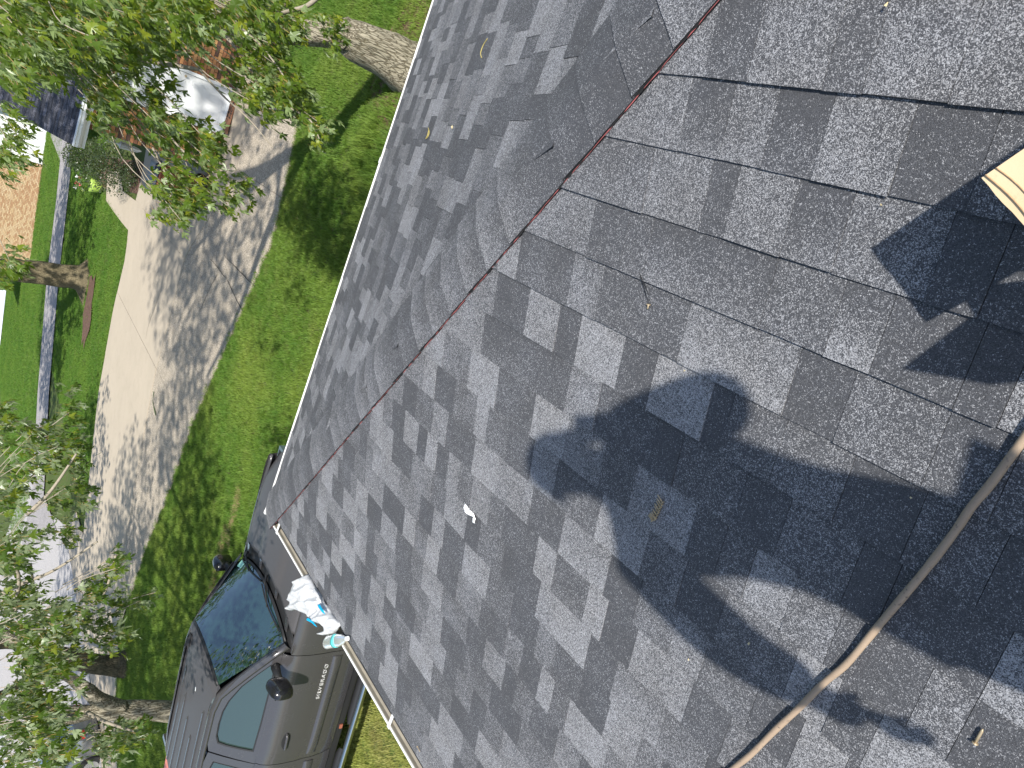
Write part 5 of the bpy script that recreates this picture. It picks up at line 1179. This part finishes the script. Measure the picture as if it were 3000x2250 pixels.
# phone just behind the viewpoint, gripped by the right hand
PB = CAMP - RF*.012 + RD*.0 ; ph = thing('phone', 'black phone held up by the photographer at the viewpoint', 'phone', PB)
mb = MB(); mb.box((-.015, -.055, -.008), (.135, .020, 0)); mm4 = Matrix((RX, RD*-1, RF*-1)).transposed().to_4x4(); mm4.translation = PB
mm4 = Matrix((RX, RD, RF)).transposed().to_4x4(); mm4.translation = PB; mb.v = [mm4 @ q for q in mb.v]; o = keep(mb.obj('phone_body', M_TRIM2, None), ph); bv = o.modifiers.new('b', 'BEVEL'); bv.width = .003
mb = MB(); mb.box((-.012, -.052, -.0092), (.132, .017, -.0082)); mb.v = [mm4 @ q for q in mb.v]; keep(mb.obj('screen', M_GLASS, None), ph)
hr_ = J['rp']
for i, l in enumerate((.036, .040, .038, .032)): finger(PB+RX*(.055+.02*i)+RD*(-.058)-RF*.018, (RF*1.0+RD*.1, RD*1.0+RF*.1, RD*1.0), l*.7, .0085)
finger(PB+RX*.07+RD*.03-RF*.02, (RD*-.3+RF*-.3, RD*-1, RD*-1+RF*.1), .034, .0098)
# ================================================================== TREES
def leaf_mesh(name, seed, mat, simple_=False):
    r = random.Random(seed)
    half = [(.04, 0), (.11, -.04), (.20, -.05), (.13, .06), (.19, .13), (.33, .22), (.47, .46), (.34, .40), (.34, .56), (.22, .42), (.09, .36), (.065, .46), (.16, .62), (.09, .62), (.11, .78), (.05, .78), (0, 1.05)]
    if simple_: half = [(.12, -.04), (.18, .10), (.58, .35), (.16, .40), (.22, .68), (0, 1.0)]
    pts = [(x*(1+r.uniform(-.08, .08)), y*(1+r.uniform(-.04, .04))) for x, y in half]; ptl = [(-x*(1+r.uniform(-.08, .08)), y) for x, y in half[:-1]][::-1]
    allp = pts+ptl; cz = lambda x, y: -.45*y*y+.22*abs(x)-.9*x*x+.04*math.sin(y*9+seed)
    vs = [(0, .30, cz(0, .3)+.01)]+[(x, y, cz(x, y)) for x, y in allp]; n = len(allp); fs = [(0, 1+i, 1+(i+1) % n) for i in range(n)]
    nv0 = len(vs); vs += [(.011, .0, cz(0, 0)), (-.011, .0, cz(0, 0)), (-.009, -.30, .05), (.009, -.30, .05), (0, -.62, .16)]; fs2 = [(nv0, nv0+1, nv0+2, nv0+3), (nv0+3, nv0+2, nv0+4)]
    me = bpy.data.meshes.new(name); me.from_pydata(vs, [], fs+fs2); me.materials.append(mat); me.materials.append(M_PETIOLE)
    for i, p in enumerate(me.polygons): p.material_index = 0 if i < n else 1
    a_ = me.attributes.new('tone', 'FLOAT', 'POINT'); a_.data.foreach_set('value', [0.0]*len(vs)); return me, vs, fs, fs2
LV = {}
def leaf_frame(tip, nrm, pos, size):
    y_ = tip.normalized(); x_ = y_.cross(nrm).normalized(); z_ = x_.cross(y_); m4 = Matrix((x_, y_, z_)).transposed().to_4x4()
    return Matrix.Translation(pos) @ m4 @ Matrix.Scale(size, 4)
class Foliage:
    def __init__(s, mat, seed, limit=299):
        s.var = [leaf_mesh('leaf', seed+i, mat) for i in range(4)]; s.items = []; s.limit = limit; s.mat = mat; s.tw = MB()
    def clump(s, c, n, rad, size, r, wind=Vector((.1, .35, 0)), droop=1.0, root=None):
        root = root or c+Vector((r.uniform(-.1, .1), r.uniform(-.1, .1), rad*.5)); 
        for _ in range(n):
            d = Vector((r.gauss(0, 1), r.gauss(0, 1), r.gauss(0, .6))); d.normalize()
            pos = c + d*rad*r.uniform(.15, 1.0)
            tip = d*.55 + Vector((0, 0, -droop*r.uniform(.7, 1.3))) + wind*r.uniform(.5, 1.3)
            nrm = Vector((r.gauss(0, .8)-.2, r.gauss(0, .8), r.uniform(.1, 1.0))) + d*.5
            if abs(tip.normalized().dot(nrm.normalized())) > .97: nrm += Vector((.5, 0, 0))
            s.items.append((leaf_frame(tip, nrm, pos, size*r.uniform(.6, 1.2)), r.randrange(4), r.random()))
    def build(s, par, name='foliage'):
        def sz(it):
            p = it[0].translation; v = p-CAMP; d = v.dot(RF)
            if d < .2: return 0
            x, y = 1500+2080*v.dot(RX)/d, 1125+2080*v.dot(RD)/d
            return it[0].to_scale()[0]/d if (0 < x < 3000 and 0 < y < 2250) else 0
        s.items.sort(key=sz, reverse=True)
        for it in s.items[:s.limit]:
            o = bpy.data.objects.new('leaf', s.var[it[1]][0]); o.matrix_world = it[0]; COL.objects.link(o); o.parent = par; o.matrix_parent_inverse = Matrix.Translation(par.location).inverted()
        V = []; F = []; Tn = []; MI = []
        for m4, k, tn in s.items[s.limit:]:
            b0 = len(V); me, vs, fs, fs2 = s.var[k]; V += [m4 @ Vector(v) for v in vs]; F += [tuple(i+b0 for i in f) for f in fs]+[tuple(i+b0 for i in f) for f in fs2]; MI += [0]*len(fs)+[1]*len(fs2); Tn += [tn]*len(vs)
        if V:
            o = keep(mesh(name, V, F, [s.mat, M_PETIOLE], None, Tn, kind='stuff'), par); o.data.polygons.foreach_set('material_index', MI)
def inpoly(x, y, poly):
    c = False; j = len(poly)-1
    for i in range(len(poly)):
        if (poly[i][1] > y) != (poly[j][1] > y) and x < (poly[j][0]-poly[i][0])*(y-poly[i][1])/(poly[j][1]-poly[i][1])+poly[i][0]: c = not c
        j = i
    return c
def crown(name, par, blobs, n, size, mat, seed, zmin=4.9):
    """leafy crown: clusters spread through the given ellipsoids"""
    r = random.Random(seed); V = []; F = []; T_ = []; tot = sum(b_[1][0]*b_[1][1] for b_ in blobs)
    for (c, rad) in blobs:
        k = int(n*rad[0]*rad[1]/tot/14)
        for _ in range(k):
            while 1:
                d = Vector((r.uniform(-1, 1), r.uniform(-1, 1), r.uniform(-1, 1)))
                if d.length < 1: break
            q = Vector(c)+Vector((d.x*rad[0], d.y*rad[1], d.z*rad[2])); 
            if q.z < zmin: continue
            for _ in range(14):
                p = q+Vector((r.gauss(0, .26), r.gauss(0, .26), r.gauss(0, .2))); 
                if p.z < zmin-.1: continue
                a_ = Vector((r.gauss(0, 1), r.gauss(0, 1), -.8)).normalized(); x_ = a_.cross(Vector((r.gauss(0, .5), r.gauss(0, .5), 1))).normalized(); s_ = size*r.uniform(.6, 1.3); b0 = len(V)
                V += [p, p+a_*s_*.4+x_*s_*.5, p+a_*s_, p+a_*s_*.4-x_*s_*.5]; F.append((b0, b0+1, b0+2, b0+3)); T_ += [r.random()]*4
    return keep(mesh(name, V, F, mat, None, T_, kind='stuff'), par)
# --- tree 1: silver maple whose trunk rises beside the white eave
g = ground(1190, 200); t1 = thing('maple_tree', 'large silver maple with pale leaning trunk beside the white eave', 'tree', (g.x, g.y, 0))
X1 = g.x
tr = [Vector((X1, g.y-.02, -.15)), Vector((X1, g.y, .0)), Vector((X1, -1.36, .35)), at_x(1045, 118, X1), at_x(984, 97, X1), at_x(870, 97, X1), at_x(758, 88, X1), at_x(680, 78, X1)]
tr += [Vector((X1-.1, -.9, 3.4)), Vector((X1+.1, -.8, 5.0)), Vector((X1+.2, -1.0, 7.5)), Vector((X1, -1.2, 11))]
mb = MB(); tp_ = bez(tr, 5); rads = [interp([(0, .40), (5, .35), (10, .30), (15, .25), (20, .185), (25, .145), (32, .14), (40, .15), (48, .12), (56, .05)], i) for i in range(len(tp_))]
def barktube(pts, rads, n=22, amp=.06, seed=0, flare=0):
    mb = MB(); mb.tube(pts, rads, n, cap=True)
    for i in range(len(pts)):
        for k in range(n):
            v = mb.v[i*n+k]; d = (v-pts[i]); th = 6.283*k/n
            f = 1+amp*math.sin(th*3+i*.25+seed)+amp*.7*math.sin(th*7-i*.4+seed*2)+amp*.8*noise.noise(v*3.2)
            if flare and i < 8: f *= 1+flare*(1-i/8)**2*(.5+.5*math.sin(th*4+seed))
            mb.v[i*n+k] = pts[i]+d*f
    return mb
keep(barktube(tp_, rads, 28, .05, 1, .35).obj('trunk', M_BARK, None, True), t1)
def limb(par, pts, r0, r1, mat, n=12, name='limb', seed=1):
    p = bez(pts, 5); k = len(p)-1; return keep(barktube(p, [r0+(r1-r0)*(i/k)**.8 for i in range(k+1)], n, .05, seed).obj(name, mat, None, True), par)
limb(t1, [at_x(850, 90, X1), at_x(800, 60, X1-.25), at_x(740, 45, X1-.5), at_x(640, 20, X1-.6), Vector((X1-.8, -1.8, 4.2)), Vector((X1-1.5, -2.6, 7))], .16, .08, M_BARKD, 14, seed=3)
limb(t1, [Vector((X1, -.9, 3.0)), Vector((X1-.8, .3, 4.9)), Vector((X1-1.2, 1.8, 6.0)), Vector((X1-1, 3.2, 6.8))], .16, .05, M_BARK)
limb(t1, [Vector((X1, -.85, 4.0)), Vector((X1+1.6, .4, 5.4)), Vector((X1+3, 1.8, 6.5))], .15, .04, M_BARK)
limb(t1, [Vector((X1, -.85, 4.6)), Vector((X1-1.6, -1.4, 6)), Vector((X1-2.6, -.4, 6.6))], .14, .04, M_BARK)
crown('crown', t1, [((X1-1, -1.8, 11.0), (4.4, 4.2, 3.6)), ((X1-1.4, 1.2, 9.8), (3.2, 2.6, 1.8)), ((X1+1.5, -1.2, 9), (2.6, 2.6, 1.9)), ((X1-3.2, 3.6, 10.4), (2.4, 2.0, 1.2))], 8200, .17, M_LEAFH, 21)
f1 = Foliage(M_LEAF, 50); r = random.Random(31)
def spread(fol, poly, n, d0, d1, rad, size, r, nl=13, wind=Vector((.1, .35, 0)), par=None, barkm=None, toward=None, dfun=None):
    xs_ = [p[0] for p in poly]; ys_ = [p[1] for p in poly]; cs = []
    k = 0; tries = 0
    while k < n and tries < 40*n:
        tries += 1
        x, y = r.uniform(min(xs_), max(xs_)), r.uniform(min(ys_), max(ys_))
        if not inpoly(x, y, poly): continue
        k += 1; d = dfun(x, y)*r.uniform(.93, 1.07) if dfun else r.uniform(d0, d1)
        c = at_d(x*3000/2212, y*3000/2212, d); fol.clump(c, nl, rad, size, r, wind); cs.append(c)
    return cs
def twigs(par, cs, up, r, mat, rad=.008, name='twig', frac=1.0, L=.7):
    mb = MB()
    for c in cs:
        if r.random() > frac: continue
        d = (Vector(up)-c); d.z *= .35; d = d.normalized()*L*r.uniform(.6, 1.2); e = c+d+Vector((0, 0, .25*L)); mid = c.lerp(e, .5)+Vector((r.uniform(-.06, .06), r.uniform(-.06, .06), .05))
        mb = MB(); mb.tube(bez([c-d*.1, mid, e], 3), [rad*.4]+[rad*.7]*5+[rad*1.1], 5); keep(mb.obj(name, mat, None, True), par)
W1 = Vector((-.05, .45, 0))
A = [(-20, -20), (545, -20), (600, 10), (560, 45), (500, 70), (400, 65), (270, 85), (205, 105), (150, 135), (100, 145), (50, 175), (-20, 175)]
cs = spread(f1, A, 165, 5.5, 8.5, .26, 0.095, r, 18, W1)
cs += spread(f1, [(170, 150), (230, 165), (330, 235), (300, 262), (215, 235), (180, 200)], 17, 6, 7.6, 0.180, 0.090, r, 17, W1)
cs += spread(f1, [(250, 120), (370, 105), (395, 195), (300, 205)], 5, 6.2, 7.2, 0.164, 0.090, r, 15, W1)
cs += spread(f1, [(0, 0), (420, 0), (380, 110), (240, 150), (60, 130)], 75, 7.5, 9.5, 0.246, 0.101, r, 21, W1)
cs += spread(f1, [(545, 0), (690, 40), (660, 80), (585, 130), (545, 175), (485, 170), (520, 90)], 28, 6.3, 7.2, 0.180, 0.086, r, 18, W1)
cs += spread(f1, [(545, 170), (600, 160), (655, 200), (665, 240), (620, 255), (570, 235), (530, 215)], 19, 5.6, 6.4, 0.156, 0.086, r, 18, W1)
cs += spread(f1, [(672, 255), (705, 275), (722, 315), (700, 330), (672, 290)], 5, 5.7, 6.1, 0.107, 0.072, r, 12, W1)
cs += spread(f1, [(265, 250), (330, 232), (400, 262), (470, 310), (495, 345), (440, 348), (400, 325), (340, 300)], 20, 5.8, 7.2, 0.172, 0.090, r, 18, W1)
cs += spread(f1, [(325, 375), (395, 360), (450, 385), (460, 420), (395, 465), (345, 465)], 19, 6.0, 6.8, 0.156, 0.079, r, 16, W1)
cs += spread(f1, [(470, 370), (530, 400), (540, 430), (480, 465), (460, 440)], 8, 6.0, 6.6, 0.131, 0.072, r, 14, W1)
cs += spread(f1, [(690, 35), (740, 60), (735, 100), (700, 85)], 6, 7.2, 7.8, 0.131, 0.079, r, 15, W1)
cs += spread(f1, [(-10, 240), (35, 250), (50, 310), (20, 350), (-10, 350)], 9, 7, 9, 0.213, 0.094, r, 15, W1)
cs += spread(f1, [(-10, 490), (25, 500), (45, 570), (20, 600), (-10, 600)], 8, 8, 9.5, 0.197, 0.094, r, 15, W1)
f1.build(t1)
twigs(t1, cs, (X1, -1, 5.5), r, M_TWIG, .005, frac=.35)
def twig_px(par, px, d, r0, r1, mat=None, name='branch'):
    p = bez([at_d(x*3000/2212, y*3000/2212, dd_) for (x, y), dd_ in zip(px, d)], 5); k = len(p)-1; mb = MB(); mb.tube(p, [r0+(r1-r0)*i/k for i in range(k+1)], 7); return keep(mb.obj(name, mat or M_TWIG, None, True), par)
twig_px(t1, [(700, -20), (665, 12), (620, 25), (560, 45), (520, 60)], [7, 6.9, 6.8, 6.6, 6.5], .022, .012)
twig_px(t1, [(640, -20), (610, 15), (560, 45)], [7.2, 7, 6.7], .016, .01)
twig_px(t1, [(480, 70), (530, 130), (570, 200), (640, 240), (672, 262), (690, 300)], [6.6, 6.4, 6.2, 6.0, 5.9, 5.8], .014, .004)
twig_px(t1, [(520, 60), (565, 100), (610, 160), (628, 200)], [6.4, 6.3, 6.2, 6.1], .010, .004)
twig_px(t1, [(430, 150), (480, 205), (540, 260), (590, 320)], [6.6, 6.5, 6.4, 6.2], .010, .003)
twig_px(t1, [(330, 230), (380, 310), (440, 360), (480, 380)], [6.6, 6.5, 6.3, 6.2], .011, .004)
twig_px(t1, [(330, 320), (355, 370), (375, 410), (350, 445)], [6.6, 6.5, 6.3, 6.3], .010, .004)
twig_px(t1, [(60, -10), (150, 60), (280, 120), (430, 150)], [8, 7.6, 7.2, 6.8], .05, .015)
# --- tree 2 in the next lawn
g = ground(250, 818); t2 = thing('maple_tree', 'thick brown trunked tree in the lawn between driveway and old lane', 'tree', (g.x, g.y, gz(g.y)), None)
X2 = g.x; tr = [Vector((X2, g.y, gz(g.y)-.2)), Vector((X2, g.y, gz(g.y)+.05)), at_x(215, 812, X2), at_x(160, 806, X2), at_x(100, 797, X2), at_x(30, 792, X2), Vector((X2, 9.8, 4.5)), Vector((X2+.3, 9.6, 9))]
tp_ = bez(tr, 4); mbt = barktube(tp_, [interp([(0, .78), (4, .72), (7, .50), (12, .46), (20, .45), (28, .2)], i) for i in range(len(tp_))], 24, .05, 4, .9); keep(mbt.obj('trunk', M_BARK2, None, True), t2)
limb(t2, [Vector((X2, 9.6, 3)), Vector((X2+1.4, 11, 5.5)), Vector((X2+2, 12, 7.5))], .22, .06, M_BARK2); limb(t2, [Vector((X2, 9.6, 3.4)), Vector((X2-1.5, 8, 6)), Vector((X2-2.5, 7, 8))], .2, .05, M_BARK2)
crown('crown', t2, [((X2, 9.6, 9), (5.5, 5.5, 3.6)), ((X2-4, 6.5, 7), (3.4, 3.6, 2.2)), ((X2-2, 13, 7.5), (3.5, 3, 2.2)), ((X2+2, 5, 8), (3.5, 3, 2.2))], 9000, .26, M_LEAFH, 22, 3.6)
# --- tree 3: maple behind the truck, forks above the cab roof
px3 = 9.3
t3 = thing('maple_tree', 'forked silver maple with flaking bark standing behind the dark pickup truck', 'tree', (px3, 9.45, gz(9.45)), None)
tr = [Vector((px3, 9.6, gz(9.5)-.2)), Vector((px3, 9.6, gz(9.5)))] + [at_x(x, y, px3) for x, y in ((483, 2083), (420, 2080), (360, 2082), (320, 2082))]
tp_ = bez(tr, 5); keep(barktube(tp_, [interp([(0, .26), (6, .19), (12, .145), (19, .14), (30, .15)], i) for i in range(len(tp_))], 22, .05, 2).obj('trunk', M_BARK, None, True), t3)
fk = at_x(325, 2082, px3)
limb(t3, [fk+Vector((0, .03, -.15)), at_x(270, 2085, px3), at_x(210, 2085, px3+.1), at_x(140, 2078, px3+.2), Vector((px3+.4, 8.9, 3.6)), Vector((px3+.6, 8.8, 6.5))], .115, .05, M_BARK, 14, seed=2)
limb(t3, [fk+Vector((0, 0, -.15)), at_x(290, 2050, px3), at_x(255, 2020, px3), at_x(225, 1998, px3+.2), at_x(180, 1970, px3+.4), Vector((px3+.8, 7.4, 3.8)), Vector((px3+1.4, 6.6, 6))], .13, .05, M_BARK, 14, seed=5)
limb(t3, [at_x(290, 2085, px3), at_x(230, 2105, px3-.1), at_x(180, 2118, px3-.2), at_x(140, 2122, px3-.2), at_x(60, 2160, px3-.3)], .075, .03, M_BARK, 12, seed=7)
limb(t3, [at_x(180, 1970, px3+.4), at_x(140, 1900, px3+.6), at_x(110, 1800, px3+.8), at_x(90, 1650, px3+1)], .045, .015, M_BARKD, 10, seed=8)
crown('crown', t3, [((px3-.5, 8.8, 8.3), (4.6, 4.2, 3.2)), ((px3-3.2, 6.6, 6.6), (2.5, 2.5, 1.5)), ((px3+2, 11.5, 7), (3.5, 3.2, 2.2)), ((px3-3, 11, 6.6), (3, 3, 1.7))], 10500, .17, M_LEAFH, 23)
f3 = Foliage(M_LEAF3, 70); r = random.Random(33); W3 = Vector((.15, .25, 0))
cs = spread(f3, [(95, 870), (130, 825), (180, 870), (175, 900), (160, 940), (185, 1040), (150, 1060), (110, 1000), (60, 960)], 12, 7.0, 8.2, 0.168, 0.085, r, 17, W3)
cs += spread(f3, [(-10, 900), (60, 900), (120, 1000), (130, 1120), (200, 1060), (150, 1150), (60, 1200), (-10, 1250)], 26, 6.5, 8.5, 0.200, 0.092, r, 17, W3)
cs += spread(f3, [(60, 940), (170, 950), (200, 1040), (140, 1170), (50, 1150)], 9, 7.5, 8.5, 0.176, 0.081, r, 15, W3)
cs += spread(f3, [(-10, 1130), (60, 1130), (70, 1180), (30, 1230), (-10, 1300)], 5, 6.5, 8, 0.200, 0.092, r, 15, W3)
cs += spread(f3, [(-10, 1270), (60, 1250), (120, 1300), (150, 1380), (160, 1470), (60, 1480), (-10, 1450)], 32, 6.2, 9, 0.208, 0.092, r, 18, W3)
cs += spread(f3, [(150, 1240), (190, 1230), (250, 1280), (270, 1310), (260, 1380), (230, 1420), (170, 1440), (130, 1380), (140, 1300)], 20, 6.8, 8.4, 0.176, 0.085, r, 17, W3)
cs += spread(f3, [(225, 1190), (262, 1200), (262, 1250), (235, 1240)], 4, 6.4, 7.2, 0.120, 0.074, r, 14, W3)
cs += spread(f3, [(270, 1270), (330, 1280), (350, 1310), (290, 1310)], 3, 7.5, 8.4, 0.120, 0.067, r, 11, W3)
cs += spread(f3, [(-10, 1450), (100, 1450), (140, 1500), (130, 1600), (150, 1680), (-10, 1680)], 38, 6.5, 9, 0.208, 0.092, r, 18, W3)
cs += spread(f3, [(165, 1590), (230, 1575), (280, 1555), (300, 1600), (240, 1640), (170, 1620)], 9, 6.6, 7.8, 0.152, 0.081, r, 15, W3)
cs += spread(f3, [(245, 1530), (290, 1550), (310, 1590), (270, 1600)], 4, 6.6, 7.4, 0.120, 0.074, r, 13, W3)
f3.build(t3)
twigs(t3, cs, (px3, 8.8, 5), r, M_TWIG, .005, frac=.3)
for q in ([(250, 1200), (225, 1280), (170, 1330), (120, 1380)], [(165, 980), (110, 1060), (60, 1110)], [(290, 1580), (230, 1560), (190, 1540)], [(210, 1170), (120, 1230), (50, 1260), (-10, 1290)], [(0, 1190), (40, 1240), (30, 1330)]): twig_px(t3, q, [7, 7.3, 7.6, 8][:len(q)], .008, .02)
# --- tree 4: dark trunk by the driveway apron
g = ground(366, 1945); t4 = thing('maple_tree', 'dark shaded trunk of a tree at the driveway edge behind the forked maple', 'tree', (g.x, g.y, gz(g.y)), None); X4 = g.x
tr = [Vector((X4, g.y, gz(g.y)-.2)), Vector((X4, g.y, gz(g.y))), at_x(330, 1950, X4), at_x(270, 1942, X4), at_x(200, 1925, X4), at_x(100, 1900, X4), at_x(20, 1880, X4), Vector((X4, g.y-1, 5))]
tp_ = bez(tr, 4); keep(barktube(tp_, [interp([(0, .42), (4, .36), (8, .27), (28, .16)], i) for i in range(len(tp_))], 18, .06, 6, .4).obj('trunk', M_BARKD, None, True), t4)
limb(t4, [at_x(200, 1925, X4), at_x(120, 1980, X4), at_x(40, 2020, X4), Vector((X4-1, g.y+1, 5.5))], .14, .06, M_BARKD)
crown('crown', t4, [((X4, g.y, 8), (4, 4, 3)), ((X4+2.6, g.y-4, 7), (3, 3.4, 2)), ((X4-2.6, g.y+1, 6.5), (3, 3, 1.8))], 5500, .2, M_LEAFH, 24, 3.2)
# --- tree 5: maple across the driveway whose crown hangs just above the view, dappling the concrete
t5 = thing('maple_tree', 'slim tree beyond the left edge of the view, shading the driveway', 'tree', (5.2, 16.2, gz(16.2)), None)
limb(t5, [Vector((5.2, 16.2, -1.4)), Vector((5.2, 16, 2)), Vector((5.6, 15, 6)), Vector((6, 14, 9))], .25, .08, M_BARK, 16, 'trunk'); crown('crown', t5, [((6, 13.5, 8.5), (4, 4.2, 2.6))], 3500, .18, M_LEAFH, 25)
print('tris', sum(len(o.data.polygons) for o in bpy.data.objects if o.type == 'MESH'))
